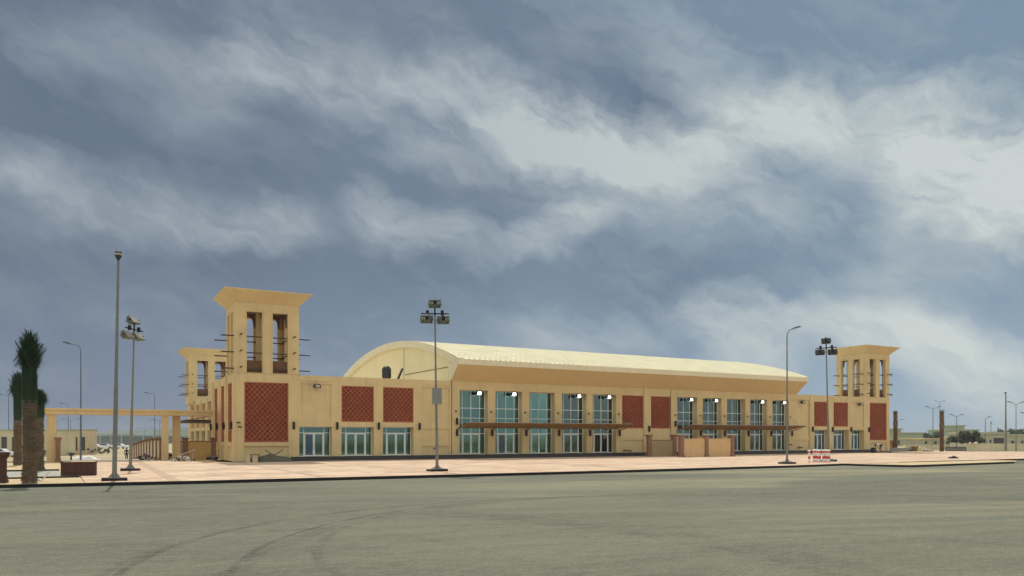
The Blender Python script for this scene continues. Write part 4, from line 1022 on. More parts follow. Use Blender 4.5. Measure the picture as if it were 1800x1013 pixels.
def far_lamp(px, top, d, arms, label, **k):
    x, y = at(px, d); z = gz(x, y)-.15
    return street_lamp((x, y, z), zat(top, d)-z-.3, arms, label, k.get('m', 'bluegrey'), r=k.get('r', .10), arml=k.get('arml', 1.3), group=G1 if len(arms) == 1 else G2, drop=k.get('drop', 0))
lf, rt = YW+pi, YW
far_lamp(15, 692, 148, [lf], 'single arm lamp at the left edge, left of the palms', drop=1)
far_lamp(272, 689, 145, [lf], 'single arm lamp seen through the gateway nearest the hall', drop=1)
far_lamp(120, 708, 175, [lf], 'low single arm lamp just left of the planter lamp', drop=1)
far_lamp(124.5, 737, 205, [lf, rt], 'small double arm lamp seen under the left of the beam', arml=1.6)
far_lamp(281, 738, 200, [lf, rt], 'double arm lamp below the beam beside the nearest column', arml=1.7)
far_lamp(255, 752, 240, [lf, rt], 'smallest double arm lamp above the end of the posted wall', arml=1.7)
far_lamp(1640, 716, 150, [lf, rt], 'double arm lamp just left of the solitary brown palm', m='polepaint', arml=.9)
far_lamp(1681.5, 730, 150, [lf, rt], 'double arm lamp in front of the green trimmed villa', m='polepaint', arml=.75)
far_lamp(1732, 734, 150, [rt], 'single arm lamp in front of the flat roofed villa', m='polepaint', arml=.5)
far_lamp(1786, 708, 118, [lf, rt], 'double arm lamp on the far kerb near the right edge', m='polepaint', arml=.75, r=.08)
far_lamp(1812, 727, 118, [lf], 'lamp cut off by the right edge with one arm in view', m='polepaint', arml=1.0)
far_lamp(1577, 738, 190, [rt], 'small lamp half hidden behind the palm at the end of the hall', m='polepaint', arml=1.0)
far_lamp(1652, 705, 215, [lf, rt], 'tall thin lamp rising just behind the solitary brown palm', m='polepaint', arml=.9)
# plain mast at the far right
x, y = at(1768, 112); T_ = thing('mast', (x, y, 0), 0, 'tall plain mast with a tiny round head near the right edge', 'mast')
h = zat(692, 112); mb = MB(); mb.tube((0, 0, 0), (0, 0, h*.5), .16, .12, 10); mb.tube((0, 0, h*.5), (0, 0, h), .11, .07, 10); mb.build('pole', 'polepaint', T_); mb = MB(); mb.ico((-.1, 0, h+.1), .22, 1, (1, 1, .6)); mb.build('light_head', 'housing', T_)
x, y = at(1666, 100)
# telecom masts on the horizon
for px, d, top, lab in ((1742, 420, 741, 'thin lattice mast above the villas, the taller of two'), (1754.5, 380, 751, 'short dark lattice mast above the flat roofed villa')):
    x, y = at(px, d); T_ = thing('radio_mast', (x, y, 0), 0, lab, 'radio mast'); h = zat(top, d)
    mb = MB()
    for k in range(3): a = k*2*pi/3; mb.tube((cos(a)*.6, sin(a)*.6, 0), (cos(a)*.15, sin(a)*.15, h), .07, n=4)
    for k in range(12): z = h*k/12; r_ = .6-.45*k/12; mb.tube((r_, 0, z), (-r_*.5, r_*.87, z+h/12), .05, n=4)
    mb.build('lattice', 'steel', T_); mb = MB(); mb.tube((0, 0, h-1.6), (0, 0, h-.4), .45); mb.build('antenna', 'steel', T_)

# ------------------------------------------------------------------ barrier posts
x, y, d = gnd(1439, 812.2)
proto = None
labs = ['red and white barrier post standing alone at the left of the cluster', 'second barrier post from the left of the cluster, slim in view', 'third barrier post from the left, beside the middle pair', 'left of the middle pair of barrier posts in the cluster', 'right of the middle pair of barrier posts in the cluster', 'barrier post right of the gap in the cluster', 'second barrier post right of the gap in the cluster', 'second to last barrier post, near the mast footing', 'last barrier post on the right, closest to the mast footing']
for i, (px, dd) in enumerate(((1422.5, 62), (1430.5, 63.2), (1434, 64.0), (1438, 62.4), (1441, 63.0), (1447.5, 62.6), (1451.3, 63.6), (1454.3, 62.3), (1457.2, 62.9))):
    X_, Y_ = at(px, dd)
    if proto is None:
        T_ = proto = thing('barrier_post', (X_, Y_, 0), 0, labs[0], 'barrier post', 'red and white barrier posts')
        mb = MB(); mb.lathe([(.11, 0), (.11, .045)], 14, 0); mb.lathe([(.095, .046), (.09, .30)], 14, 1); mb.lathe([(.092, .301), (.092, .50)], 14, 0); mb.lathe([(.09, .501), (.09, .80)], 14, 1)
        mb.build('post_body', ['red', 'white'], T_)
        mb = MB(); mb.lathe([(.09, .79), (.135, .83), (.135, .92)], 14, 0); mb.lathe([(.132, .921), (.13, .98), (.09, 1.03), (.03, 1.045)], 14, 1); mb.build('cap', ['red', 'white'], T_)
    else: dup(proto, (X_, Y_, 0), random.uniform(0, 3), labs[i])

# ------------------------------------------------------------------ people
def skin_obj(name, joints, m, parent, sub=1, root=0):
    """joints: list of (pos, radius, parent index)"""
    me = bpy.data.meshes.new(name); b = bmesh.new(); ly = b.verts.layers.skin.verify(); vs = []
    for i, (p, r, pa) in enumerate(joints):
        v = b.verts.new(p); rr_ = r if isinstance(r, tuple) else (r, r); v[ly].radius = rr_; v[ly].use_root = (i == root); vs.append(v)
        if pa is not None: b.edges.new((vs[pa], v))
    b.to_mesh(me); b.free(); o = bpy.data.objects.new(name, me); C.objects.link(o); o.parent = parent
    me.materials.append(M[m]); s = o.modifiers.new('skin', 'SKIN'); s.use_smooth_shade = True; u = o.modifiers.new('sub', 'SUBSURF'); u.levels = u.render_levels = sub
    return o
def person(loc, rz, J, label, top, legs, sc=1.0):
    """J: joint positions by name; X is the way they face"""
    T_ = thing('person', loc, rz, label, 'person'); T_.scale = (sc,)*3
    V = {k: Vector(v) for k, v in J.items()}
    jl = [(V['pelvis'], (.13, .10), None), (V['waist'], (.125, .095), 0), (V['chest'], (.15, .11), 1), (V['neck'], .055, 2), (V['head'], (.078, .09), 3), (V['head']+(V['head']-V['neck']).normalized()*.11, (.06, .07), 4)]
    def add(p, r, pa): jl.append((p, r, pa)); return len(jl)-1
    for s in ('L', 'R'):
        a = add(V['sh'+s], .058, 2); a = add(V['el'+s], .043, a); a = add(V['wr'+s], .030, a)
        d_ = (V['wr'+s]-V['el'+s]).normalized(); sd_ = Vector((0, 1, 0)); pm_ = add(V['wr'+s]+d_*.06, (.038, .02), a)
        for k, ln in enumerate((.075, .085, .08, .065)):
            o_ = sd_*(.03-.02*k); f1_ = add(V['wr'+s]+d_*.10+o_, .010, pm_); add(V['wr'+s]+d_*(.10+ln)+o_+Vector((.012, 0, 0)), .008, f1_)
        add(V['wr'+s]+d_*.06+sd_*(.05 if s == 'R' else .05)+Vector((.02, 0, 0)), .011, pm_)
        a = add(V['hip'+s], .085, 0); a = add(V['kn'+s], .058, a); a = add(V['an'+s], .038, a); add(V['an'+s]+Vector((.16, 0, -.05)), (.04, .03), a)
    body = skin_obj('body', jl, 'skin', T_)
    tj = [(V['waist'], (.15, .115), None), (V['chest'], (.175, .13), 0), (V['chest'].lerp(V['neck'], .7), .075, 1), (V['pelvis']+Vector((0, 0, -.04)), (.155, .125), 0)]
    for s in ('L', 'R'):
        tj.append((V['sh'+s], .075, 1)); tj.append((V['sh'+s].lerp(V['el'+s], .75), .062, len(tj)-1))
    skin_obj('shirt', tj, top, T_)
    lj = [(V['pelvis'], (.15, .12), None)]
    for s in ('L', 'R'):
        lj.append((V['hip'+s], .10, 0)); lj.append((V['kn'+s], .072, len(lj)-1)); lj.append((V['an'+s]+Vector((0, 0, .06)), .058, len(lj)-1))
    skin_obj('trousers', lj, legs, T_)
    hd = V['head']; ax = (hd-V['neck']).normalized(); fr_ = Vector((1, 0, 0)); fr_ = (fr_-ax*fr_.dot(ax)).normalized() if abs(ax.x) < .95 else Vector((0, 0, -1))
    mb = MB(); mb.ico(hd+ax*.06-fr_*.018, .098, 2, (.98, .9, 1.0)); mb.build('hair', 'hair', T_, True)
    mb = MB(); n0 = hd+fr_*.085; mb.add([n0+ax*.04, n0-ax*.01+Vector((0, .015, 0)), n0-ax*.01-Vector((0, .015, 0)), n0-ax*.005+fr_*.03], [(0, 1, 3), (0, 3, 2), (1, 2, 3)])
    mb.build('nose', 'skin', T_)
    mb = MB(); 
    for s in (-1, 1): mb.ico(hd+fr_*.078+ax*.045+Vector((0, s*.032, 0)), .011, 1)
    mb.box(-.005, .005, -.022, .022, -.004, .004, mtx=Matrix.Translation(hd+fr_*.082-ax*.035)); mb.build('face_features', 'hair', T_)
    return T_
stand = dict(pelvis=(0, 0, .95), waist=(0, 0, 1.08), chest=(.0, 0, 1.30), neck=(.0, 0, 1.47), head=(.02, 0, 1.58), shL=(0, .19, 1.40), shR=(0, -.19, 1.40), elL=(-.03, .25, 1.14), elR=(-.02, -.25, 1.14), wrL=(.05, .26, .90), wrR=(.06, -.26, .90),
             hipL=(0, .09, .90), hipR=(0, -.09, .90), knL=(.04, .1, .50), knR=(.0, -.1, .50), anL=(0, .11, .08), anR=(-.06, -.11, .08))
stride = dict(stand); stride.update(knL=(.22, .1, .52), anL=(.30, .1, .09), knR=(-.05, -.1, .50), anR=(-.32, -.1, .10), elL=(-.14, .24, 1.16), wrL=(-.08, .25, .93), elR=(.08, -.24, 1.15), wrR=(.25, -.22, .98))
bend = dict(pelvis=(-.10, 0, .92), waist=(.04, 0, 1.02), chest=(.27, 0, 1.06), neck=(.45, 0, 1.00), head=(.54, 0, .93), shL=(.36, .19, 1.02), shR=(.36, -.19, 1.02), elL=(.40, .2, .74), elR=(.44, -.2, .74), wrL=(.46, .17, .50), wrR=(.50, -.15, .50),
            hipL=(-.08, .09, .88), hipR=(-.08, -.09, .88), knL=(.06, .1, .48), knR=(-.02, -.1, .48), anL=(.02, .11, .08), anR=(-.12, -.11, .08))
dd = 100.0; x, y = at(1547, dd); person((x, y, 0), YW+pi, bend, 'person in white top bending forward before the right wind tower', 'whitecloth', 'browncloth', 1.12)
dd = 100; x, y = at(222.5, dd); person((x, y, gz(x, y)-.10), YW+R(100), stand, 'person in dark green clothes standing left of the long posted wall', 'darkcloth', 'darkcloth')
x, y = at(237.5, dd); person((x, y, gz(x, y)-.10), YW+R(20), stride, 'person in dark maroon top walking beside the end of the long posted wall', 'maroon', 'darkcloth')

# ------------------------------------------------------------------ building materials and clutter
def heap(name, loc, label, cat, n, L_, W_, H_, mats, seed, size=(.18, .42)):
    q = random.Random(seed); mb = MB()
    for i in range(n):
        u = q.uniform(-1, 1); v = q.uniform(-1, 1); h = H_*max(0, 1-abs(u)**1.6)*(1-.5*abs(v))
        s = q.uniform(*size); z = q.uniform(0, max(.01, h)); m_ = Matrix.Translation((u*L_, v*W_, z)) @ Euler((q.uniform(-.5, .5), q.uniform(-.5, .5), q.uniform(0, 3))).to_matrix().to_4x4()
        mb.box(-s, s, -s*.45, s*.45, -s*.3, s*.3, q.randrange(len(mats)), m_)
    o = mb.build(name, mats, None); o.location = loc; o.rotation_euler = (0, 0, YW); return tag(o, label, cat)
def hx(px, py, z=0): x_, y_, d_ = gnd(px, py, z); return (x_, y_, z)
heap('rubble_heap', hx(322, 811), 'heap of broken grey paving blocks before the gateway columns', 'rubble', 90, .85, .4, .62, ['greycon', 'brownbrick', 'concrete'], 3, (.07, .2))
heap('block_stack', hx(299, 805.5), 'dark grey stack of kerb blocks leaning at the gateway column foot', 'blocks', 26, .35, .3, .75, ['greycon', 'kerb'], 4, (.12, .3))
heap('block_stack', hx(254, 807), 'grey stack of blocks at the foot of the posted wall', 'blocks', 24, .4, .3, .55, ['greycon', 'brownbrick'], 5, (.12, .3))
mb = MB(); m_ = Matrix.Translation((0, 0, .72)) @ Matrix.Rotation(R(-20), 4, 'Y'); mb.box(-.7, .7, -.2, .2, -.03, .03, mtx=m_); mb.tube((-.4, 0, 0), (-.4, 0, .55), .03); mb.tube((.45, 0, 0), (.45, 0, .85), .03)
o = mb.build('plank', 'concrete'); x, y, z = hx(330, 810.5); o.location = (x, y+.3, 0); o.rotation_euler = (0, 0, YW); tag(o, 'pale tilted board propped on top of the rubble heap', 'board')
# hand trolley
x, y, z = hx(374, 808.5); T_ = thing('hand_trolley', (x, y, 0), YW, 'small metal hand trolley standing near the side of the left wind tower', 'trolley')
mb = MB(); mb.box(-.5, .4, -.25, .25, .28, .33); 
for k in range(5): mb.box(-.5+k*.19, -.44+k*.19, -.25, .25, .33, .36)
mb.build('load_bed', 'greycon', T_)
mb = MB()
for sx_ in (-.25, .25): mb.path([(.4, sx_, .3), (.5, sx_, .95)], .02); mb.path([(-.5, sx_, .3), (-.5, sx_, .55)], .02)
mb.tube((.5, -.25, .95), (.5, .25, .95), .02); mb.tube((-.1, -.25, .3), (-.1, -.25, .9), .018); mb.tube((-.1, -.25, .9), (.5, -.25, .95), .018); mb.build('handle', 'brownpost', T_)
for sx_, sy in ((-.38, -.22), (-.38, .22), (.3, -.22), (.3, .22)): mb = MB(); mb.tube((sx_, sy-.03, .13), (sx_, sy+.03, .13), .13, n=12); mb.build('wheel', 'tyre', T_)
# tarpaulin covered heap, white block, crossed sticks
def lump(name, loc, rz, nx, ny, L_, W_, H_, m, seed, label, cat):
    q = random.Random(seed); ph = [q.uniform(0, 6) for _ in range(6)]; mb = MB()
    mb.v = []
    for j in range(ny+1):
        for i in range(nx+1):
            u = i/nx*2-1; v = j/ny*2-1; e = max(0, 1-abs(u)**3.2)*max(0, 1-abs(v)**3)
            z = H_*e**.6*(.85+.16*sin(u*6+ph[0])+.10*sin(v*5+u*9+ph[1])+.05*sin(u*21+ph[2]+v*7)+.04*q.random()); mb.v.append((u*L_*(1+.06*sin(v*5+ph[3])), v*W_*(1+.1*sin(u*7+ph[4])), z-.02))
    for j in range(ny):
        for i in range(nx): k = j*(nx+1)+i; mb.f.append((k, k+1, k+nx+2, k+nx+1)); mb.m.append(0)
    o = mb.build(name, m, None, True); o.location = loc; o.rotation_euler = (0, 0, rz); return tag(o, label, cat)
lump('tarpaulin_heap', (fX(475, 65.6), 65.6, 0), 0, 40, 14, 1.75, .55, .62, 'tarp', 3, 'low heap under a dull green tarpaulin at the foot of the left wind tower', 'tarpaulin')
T_ = thing('steel_trestle', (fX(442, 65.2), 65.2, 0), 0, 'thin steel trestle round the pale stone block by the tarpaulin heap', 'trestle')
mb = MB(); 
for xx in (-.05, .6): mb.tube((xx, -.3, 0), (xx, -.3, .62), .022); mb.tube((xx, .2, 0), (xx, .2, .62), .022)
mb.tube((-.05, -.3, .62), (.6, -.3, .62), .022); mb.tube((-.05, .2, .62), (.6, .2, .62), .022); mb.build('frame', 'wood', T_)
mb = MB(); mb.box(-.38, -.12, -.2, .2, 0, .52); mb.box(.05, .45, -.22, .14, 0, .55); o = mb.build('stone_block', 'palepanel'); o.location = (fX(442, 65.2), 65.2, 0); tag(o, 'pair of pale cut stone blocks standing left of the tarpaulin heap', 'stone block')
mb = MB(); mb.tube((-.75, 0, 1.02), (.05, .05, .45), .035); mb.tube((.72, -.05, 1.0), (-.1, 0, .45), .035); o = mb.build('crossed_sticks', 'wood'); o.location = (fX(482.5, 65.7), 65.9, 0); tag(o, 'two dark sticks crossed in a V poking out of the tarpaulin heap', 'sticks')
# palm-side debris
x, y, z = hx(72, 845); mb = MB(); mb.box(-.03, .03, -.12, .12, 0, .62, mtx=Matrix.Rotation(R(38), 4, 'Y')); mb.ico((-.1, 0, .08), .14, 1, (1, 1, .6), .2); o = mb.build('white_board', 'white'); o.location = (x, y, -.04); tag(o, 'small white board leaning beside the tallest palm trunk', 'board')
# debris on plaza, right
lump('dark_bundle', hx(1676, 806), YW, 16, 8, .42, .25, .26, 'black', 8, 'small black bundle lying on the pavement by the right kerb', 'bundle')
lump('dark_bundle', hx(1465.5, 811.5), YW, 16, 8, .22, .2, .13, 'black', 9, 'flat black bundle lying against the foot of the barrier posts', 'bundle')
# right hand clutter
def bx1(name, m, dims, px, py, label, cat, rz=None):
    mb = MB(); w_, d_, h_ = dims; mb.box(-w_, w_, -d_, d_, 0, h_); mb.box(-w_*1.04, w_*1.04, -d_*1.04, d_*1.04, h_*.92, h_*1.0+.02)
    o = mb.build(name, m); o.location = hx(px, py); o.rotation_euler = (0, 0, YW if rz is None else rz); return tag(o, label, cat)
D0 = 794.0
x, y, z = hx(1535, 796.4); T_ = thing('black_barrel', (x, y, 0), 0, 'squat black barrel left of the bending person', 'barrel'); mb = MB(); mb.lathe([(.27, 0), (.30, .1), (.30, .2), (.32, .22), (.30, .25), (.30, .6), (.28, .68)], 14); mb.build('drum', 'black', T_, True); mb = MB(); mb.lathe([(.25, .681), (.25, .70)], 14); mb.build('lid', 'brownbrick', T_)
bx1('tree_pit', 'greycon', (1.35, .5, .50), 1577, 794, 'grey concrete surround at the foot of the palm by the hall end', 'planter')
bx1('service_cabinet', 'brownpost', (.36, .25, 1.55), 1570, 793, 'brown service cabinet between the hall corner and the palm', 'cabinet')
x, y, z = hx(1608.5, 793.6); T_ = thing('plant_pot', (x, y, 0), 0, 'tapered brown plant pot standing on the far kerb', 'plant pot'); mb = MB(); mb.frus((-.2, .2, -.2, .2), (-.33, .33, -.33, .33), 0, .62); mb.build('pot_body', 'brownpost', T_); mb = MB(); mb.box(-.36, .36, -.36, .36, .62, .72); mb.build('rim', 'brownpost', T_)
lump('sack_pile', hx(1590.5, 793.5), YW, 14, 10, .35, .4, .85, 'sack', 12, 'pile of yellowish sacks right of the tree surround', 'sacks')
lump('sack_pile', hx(1616, 793.5), YW, 16, 10, .42, .35, .7, 'sack', 13, 'pile of yellowish sacks right of the plant pot', 'sacks')
heap('rubble_heap', hx(1628, 793.5), 'jumble of grey blocks between the sacks and the solitary palm', 'rubble', 60, 1.1, .4, .5, ['greycon', 'concrete', 'boundary'], 21, (.1, .25))
heap('rubble_heap', hx(1601, 793.4), 'grey heap of stones behind the plant pot', 'rubble', 40, .55, .4, .8, ['greycon', 'hangar_dark'], 22, (.1, .22))
heap('timber_scraps', hx(1555, 796.2), 'scattered timber scraps right of the bending person', 'scraps', 26, .8, .35, .35, ['wood', 'greycon', 'brownpost'], 23, (.06, .3))
# hollow block wall
a_ = at(1662.5, 112); b_ = at(1698, 112); ln = math.hypot(b_[0]-a_[0], b_[1]-a_[1]); T_ = thing('hollow_block_stack', (a_[0], a_[1], 0), YW, 'dark stack of hollow blocks beside the solitary brown palm', 'blocks')
mb = MB(); bw = ln/14
for j in range(3):
    for i in range(14):
        z = j*.22; m_x = i*bw
        mb.box(m_x, m_x+.03, -.15, .15, z, z+.2); mb.box(m_x+bw-.04, m_x+bw-.01, -.15, .15, z, z+.2); mb.box(m_x, m_x+bw-.01, -.15, .15, z, z+.03); mb.box(m_x, m_x+bw-.01, -.15, .15, z+.17, z+.2); mb.box(m_x+.03, m_x+bw-.04, .05, .09, z+.03, z+.17, 1)
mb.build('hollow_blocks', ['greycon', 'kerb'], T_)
# boundary wall on the right, several heights
def rwall(px0, px1, d, ztop, label, m='boundary', gate=None, z0=-.2):
    a_ = at(px0, d); b_ = at(px1, d); ln = math.hypot(b_[0]-a_[0], b_[1]-a_[1]); T_ = thing('boundary_wall', (a_[0], a_[1], 0), YW, label, 'wall')
    mb = MB(); mb.box(0, ln, 0, .25, z0, ztop); mb.build('wall_body', m, T_)
    mb = MB(); mb.box(-.04, ln+.04, -.05, .3, ztop, ztop+.09); mb.build('coping', m, T_)
    n = max(2, int(ln/5))
    for k in range(n+1): mb = MB(); x_ = k*ln/n; mb.box(x_-.14, x_+.14, -.08, -.001, z0, ztop-.002); mb.build('pier', m, T_)
    return T_
rwall(1698, 1900, 118, .95, 'pale plain boundary wall at the right, in front of the flat roofed villa')
rwall(1590, 1662, 135, .55, 'lower pale boundary wall left of the solitary palm')
for i, (px, s) in enumerate(((1705, .17), (1712, .12), (1716, .2))):
    x, y = at(px, 117.6); mb = MB(); mb.ico((0, 0, s*.6), s, 2, (1, 1, .8), .12); o = mb.build('stone', 'white'); o.location = (x, y, 1.03); tag(o, ['white rounded stone on the pale boundary wall, leftmost of three', 'smallest white stone on the pale boundary wall, in the middle of three', 'largest white stone on the pale boundary wall, rightmost of three'][i], 'stone')

# villas
def villa(px0, px1, d, ztop, depth, m, label, roofm='trim', wins=(), box=None, para=.25, z0=0, ov=.35):
    a_ = at(px0, d); b_ = at(px1, d); ln = math.hypot(b_[0]-a_[0], b_[1]-a_[1]); T_ = thing('villa', (a_[0], a_[1], z0), YW, label, 'house')
    H = ztop-z0
    mb = MB()
    ops_ = [(ln*u0, ln*u1, H*v0, H*v1, .25, True) for (u0, u1, v0, v1) in wins]
    wall(mb, 0, ln, -.3, H, ops_, lambda u, z, dp: (u, dp, z)); 
    mb.add([(0, 0, -.3), (0, depth, -.3), (0, depth, H), (0, 0, H)], [(0, 1, 2, 3)]); mb.add([(ln, 0, -.3), (ln, depth, -.3), (ln, depth, H), (ln, 0, H)], [(0, 1, 2, 3)]); mb.add([(0, depth, -.3), (ln, depth, -.3), (ln, depth, H), (0, depth, H)], [(0, 1, 2, 3)])
    mb.build('wall', m, T_)
    for (u0, u1, v0, v1) in wins: w_ = MB(); w_.box(ln*u0+.01, ln*u1-.01, .18, .22, H*v0+.01, H*v1-.01); w_.build('window', 'wdark', T_)
    mb = MB(); mb.box(-ov, ln+ov, -ov, depth+ov, H, H+para); mb.build('roof', roofm, T_)
    if box:
        u0, u1, h = box; mb = MB(); mb.box(ln*u0, ln*u1, depth*.2, depth*.8, H+para, H+para+h); st = mb.build('stair_tower', m, T_); mb = MB(); mb.box(ln*u0-.4, ln*u1+.4, depth*.2-.4, depth*.8+.4, H+para+h, H+para+h+.3); mb.build('tower_roof', roofm, st)
    return T_
W4 = ((.06, .14, .3, .7), (.24, .32, .3, .7), (.45, .58, .0, .75), (.7, .78, .3, .7), (.86, .94, .3, .7))
villa(1669, 1720, 235, zat(757, 235), 12, 'villa_green', 'pale green villa with a raised stair tower behind the dark bush', wins=((.05, .2, .15, .8), (.28, .36, .1, .85), (.5, .6, .4, .7), (.72, .85, .4, .7)), box=(.38, .68, (755-749)/F*235), para=.35)
villa(1560, 1622, 190, zat(762.5, 190), 14, 'villa_green', 'wide pale green villa right of the hall end with dark openings', wins=tuple((.30+.09*k, .345+.09*k, .05, .42) for k in range(7)), box=(.3, .55, .75), para=.3)
villa(1721, 1770, 150, zat(763, 150), 10, 'villa', 'flat roofed beige villa with small dark windows at the right', roofm='villa', wins=((.13, .26, .34, .56), (.38, .45, .34, .56), (.52, .9, .02, .70)), para=.35)
villa(1771, 1850, 158, zat(766, 158), 10, 'villa', 'beige villa cut off by the right edge of the view', roofm='villa', wins=((.08, .15, .3, .55), (.3, .36, .3, .55)), para=.3)
villa(1622, 1690, 175, zat(772.5, 175), 10, 'villa', 'low long beige house between the two dry palms and the bush', roofm='soffit', wins=((.05, .12, .3, .7), (.3, .37, .3, .7), (.6, .72, .3, .7)), para=.2)
# satellite dishes / AC pair near lamp
def leafball(c, rx, rz_, n, m, name='crown', seed=1, parent=None, leaf=.22):
    q = random.Random(seed); mb = MB()
    cl = [Vector((q.gauss(0, .5)*rx, q.gauss(0, .5)*rx, rz_*q.uniform(-.6, .8))) for _ in range(14)]
    for i in range(n):
        b_ = q.choice(cl); p = Vector(c)+b_+Vector((q.gauss(0, 1), q.gauss(0, 1), q.gauss(0, 1))).normalized()*q.uniform(.2, .5)*min(rx, rz_)
        if p.z < .1: continue
        u = Vector((q.gauss(0, 1), q.gauss(0, 1), q.gauss(0, 1))).normalized(); v = u.orthogonal().normalized(); s = leaf*q.uniform(.5, 1.2)
        mb.add([p-u*s, p+v*s*.5, p+u*s, p-v*s*.5], [(0, 1, 2, 3)])
    return mb.build(name, m, parent, fix=False)
def bush(px, d, w_, h_, label, m, seed, cat='bush', name='bush', n=2600, z=0, leaf=.2):
    x, y = at(px, d); T_ = thing(name, (x, y, z), 0, label, cat); leafball((0, 0, h_*.55), w_*.5, h_*.5, n, m, 'foliage', seed, T_, leaf); mb = MB()
    q = random.Random(seed)
    for k in range(7): mb.path([(0, 0, 0), (q.uniform(-.3, .3)*w_*.5, q.uniform(-.3, .3)*w_*.5, h_*.3), (q.uniform(-.8, .8)*w_*.5, q.uniform(-.8, .8)*w_*.5, h_*.75)], [.09, .06, .03], 5)
    mb.build('branches', 'barkdark', T_)
bush(1703, 140, 4.2, 2.9, 'dark grey bushy tree before the green villa', 'bushmat', 3, n=4200)
bush(1642, 230, 4.5, 3.3, 'dusty tree seen faintly left of the solitary palm', 'treefar', 5, 'tree', 'tree', leaf=.35)
bush(1776, 230, 4.5, 4.0, 'dusty tree rising behind the flat roofed villa', 'treefar', 6, 'tree', 'tree', leaf=.3)
bush(1798, 230, 4, 3.9, 'dusty tree at the right edge behind the villas', 'treefar', 7, 'tree', 'tree', leaf=.3)
# left background
def fz(px, d): x, y = at(px, d); return gz(x, y)
villa(-40, 76, 135, zat(757.5, 135), 10, 'boundary', 'long beige arcaded house behind the palms at the left edge', roofm='trim', wins=((.05, .14, .1, .75), (.2, .29, .1, .75), (.36, .45, .1, .75), (.52, .58, .1, .75), (.8, .9, .1, .75)), para=.22, z0=-1.2, ov=.15)
villa(74, 112, 165, zat(760, 165), 3.5, 'palepanel', 'beige house seen between the gateway column and the small tower house', roofm='villa', wins=((.1, .2, .2, .7), (.45, .6, .1, .75), (.75, .85, .2, .7)), para=.2, z0=-1.2, ov=.1)
villa(100, 118, 172, zat(757.5, 172), 3, 'soffit', 'small brown tower house with a flared parapet under the beam', roofm='trim', wins=((.3, .7, .6, .75),), para=.3, z0=-1.2, ov=.25)
villa(124, 156, 150, zat(757, 150), 3.0, 'palepanel', 'beige pavilion with two tall dark bays behind the blue grey lamp', roofm='trim', wins=((.16, .38, .12, .72), (.52, .80, .12, .72)), para=.25, z0=-1.2, ov=.1)
T_ = thing('hangar', (*at(165, 330), -1.2), YW, 'wide grey hangar with a raised pale roof block far behind the gateway', 'hangar')
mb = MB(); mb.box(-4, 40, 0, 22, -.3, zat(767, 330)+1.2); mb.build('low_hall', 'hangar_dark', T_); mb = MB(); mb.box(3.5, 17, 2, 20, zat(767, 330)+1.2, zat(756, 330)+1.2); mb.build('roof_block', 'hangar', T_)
mb = MB(); mb.box(-1, 38, -4, -.01, 4.6, 5.0)
for k in range(9): mb.box(k*4.6, k*4.6+.3, -3.9, -3.6, -.3, 4.6)
mb.build('verandah', 'hangar', T_)
# hills on the horizon
q = random.Random(5); mb = MB(); n = 120
for k in range(n+1):
    a = VA+R(-60)+R(120)*k/n; r_ = 1050; h = 8+4*sin(k*.21)+2.5*sin(k*.53+1)+1*q.random()
    for (rr_, hh) in ((r_, -4), (r_+90, h*.75), (r_+200, h), (r_+420, -4)): mb.v.append((sin(a)*rr_, cos(a)*rr_, hh))
for k in range(n):
    for j in range(3): o_ = 4*k+j; mb.f.append((o_, o_+4, o_+5, o_+1)); mb.m.append(0)
tag(mb.build('hills', 'treefar', None, True, fix=False), kind='structure')
# parked cars far left
def car(px, d, label, rz, m='carpaint'):
    x, y = at(px, d); T_ = thing('parked_car', (x, y, gz(x, y)-.15), rz, label, 'car', 'cars parked far behind the gateway')
    mb = MB(); prof = [(-2.1, .35), (2.1, .35), (2.15, .75), (1.3, .95), (-1.9, 1.0), (-2.15, .8)]; mb.prism(prof, 'y', -.85, .85); mb.prism([(-1.7, .98), (.95, .96), (.35, 1.45), (-1.3, 1.45)], 'y', -.72, .72); mb.build('body', m, T_)
    mb = MB(); mb.prism([(-1.55, 1.02), (.72, 1.02), (.28, 1.38), (-1.25, 1.38)], 'y', -.735, .735); mb.build('side_window', 'carglass', T_)
    for sx_, sy in ((-1.3, -.8), (-1.3, .8), (1.3, -.8), (1.3, .8)): mb = MB(); mb.tube((sx_, sy-.08, .33), (sx_, sy+.08, .33), .33, n=14); w_ = mb.build('wheel', 'tyre', T_); mb = MB(); mb.tube((sx_, sy-.085, .33), (sx_, sy+.085, .33), .19, n=10); mb.build('rim', 'steel', w_)
    for sy in (-.6, .6): mb = MB(); mb.box(2.1, 2.17, sy-.15, sy+.15, .6, .75); mb.build('headlight', 'lens', T_)
    return T_
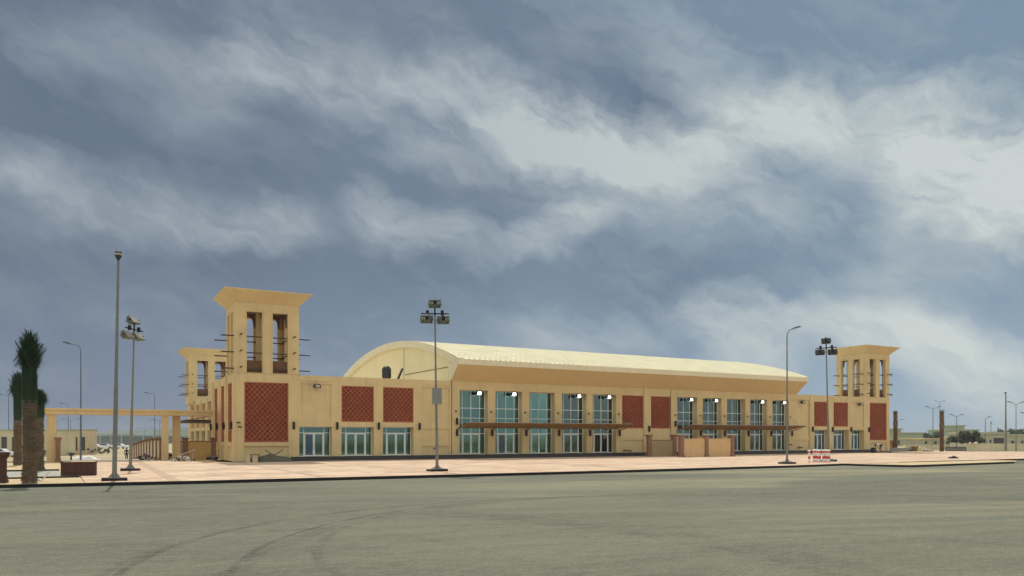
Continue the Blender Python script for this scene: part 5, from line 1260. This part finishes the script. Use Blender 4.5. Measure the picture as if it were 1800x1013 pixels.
for i, (px, d, a, lb) in enumerate(((168, 215, 0, 'white car parked nearest the beige pavilion'), (186, 222, .2, 'white car parked just left of the tallest mast'), (212, 218, -.1, 'white car seen between the two left masts'), (243, 225, .1, 'white car seen just right of the second mast'), (3, 128, .1, 'white car partly in view at the left edge by the arcaded house'), (73, 150, 0, 'white car seen between palm trunk and gateway column'))): car(px, d, lb, YW+a)
# white sheeting and dry shrub beyond the side road
x, y = at(150, 112); lump('white_sheeting', (x, y, gz(x, y)-.05), YW, 30, 8, 1.9, .5, .55, 'whitecloth', 31, 'crumpled white sheeting lying on the ground beyond the planter box', 'sheeting')
x, y = at(125, 74); T_ = thing('agave_plant', (x, y, -.05), 0, 'small spiky plant with drooping leaves behind the planter box', 'plant'); q = random.Random(4); mb = MB()
for k in range(46):
    a = q.uniform(0, 6.28); l_ = q.uniform(.35, .75); p0 = Vector((0, 0, .25)); p1 = Vector((cos(a)*l_*.6, sin(a)*l_*.6, .25+q.uniform(.1, .4))); p2 = Vector((cos(a)*l_, sin(a)*l_, .25+q.uniform(-.05, .3))); s_ = Vector((-sin(a), cos(a), 0))*.03
    mb.add([p0-s_, p0+s_, p1+s_, p1-s_, p2], [(0, 1, 2, 3), (3, 2, 4)])
mb.build('leaves', 'bushmat', T_, fix=False); mb = MB(); mb.tube((0, 0, -.1), (0, 0, .3), .09, .06); mb.build('stem', 'barkdark', T_)
bush(178, 150, 5, .9, 'low scrub on the sand beyond the side road', 'treefar', 17, 'bush', 'bush', 1400, z=-1.2, leaf=.12)
bush(90, 120, 4, 1.0, 'low scrub behind the gateway column', 'treefar', 18, 'bush', 'bush', 1000, z=-1.1, leaf=.12)

# ------------------------------------------------------------------ air
hzb = MB(); hzb.box(-1700, 1700, -1300, 1700, -6, 24); ho = hzb.build('haze', 'stucco'); ho.data.materials.clear()
hm = bpy.data.materials.new('haze_air'); hm.use_nodes = True; t = hm.node_tree; t.nodes.remove(t.nodes['Principled BSDF'])
pv = t.nodes.new('ShaderNodeVolumePrincipled'); pv.inputs['Color'].default_value = (.82, .88, .92, 1); pv.inputs['Density'].default_value = .00028
t.links.new(pv.outputs[0], t.nodes['Material Output'].inputs['Volume']); ho.data.materials.append(hm); tag(ho, kind='stuff')
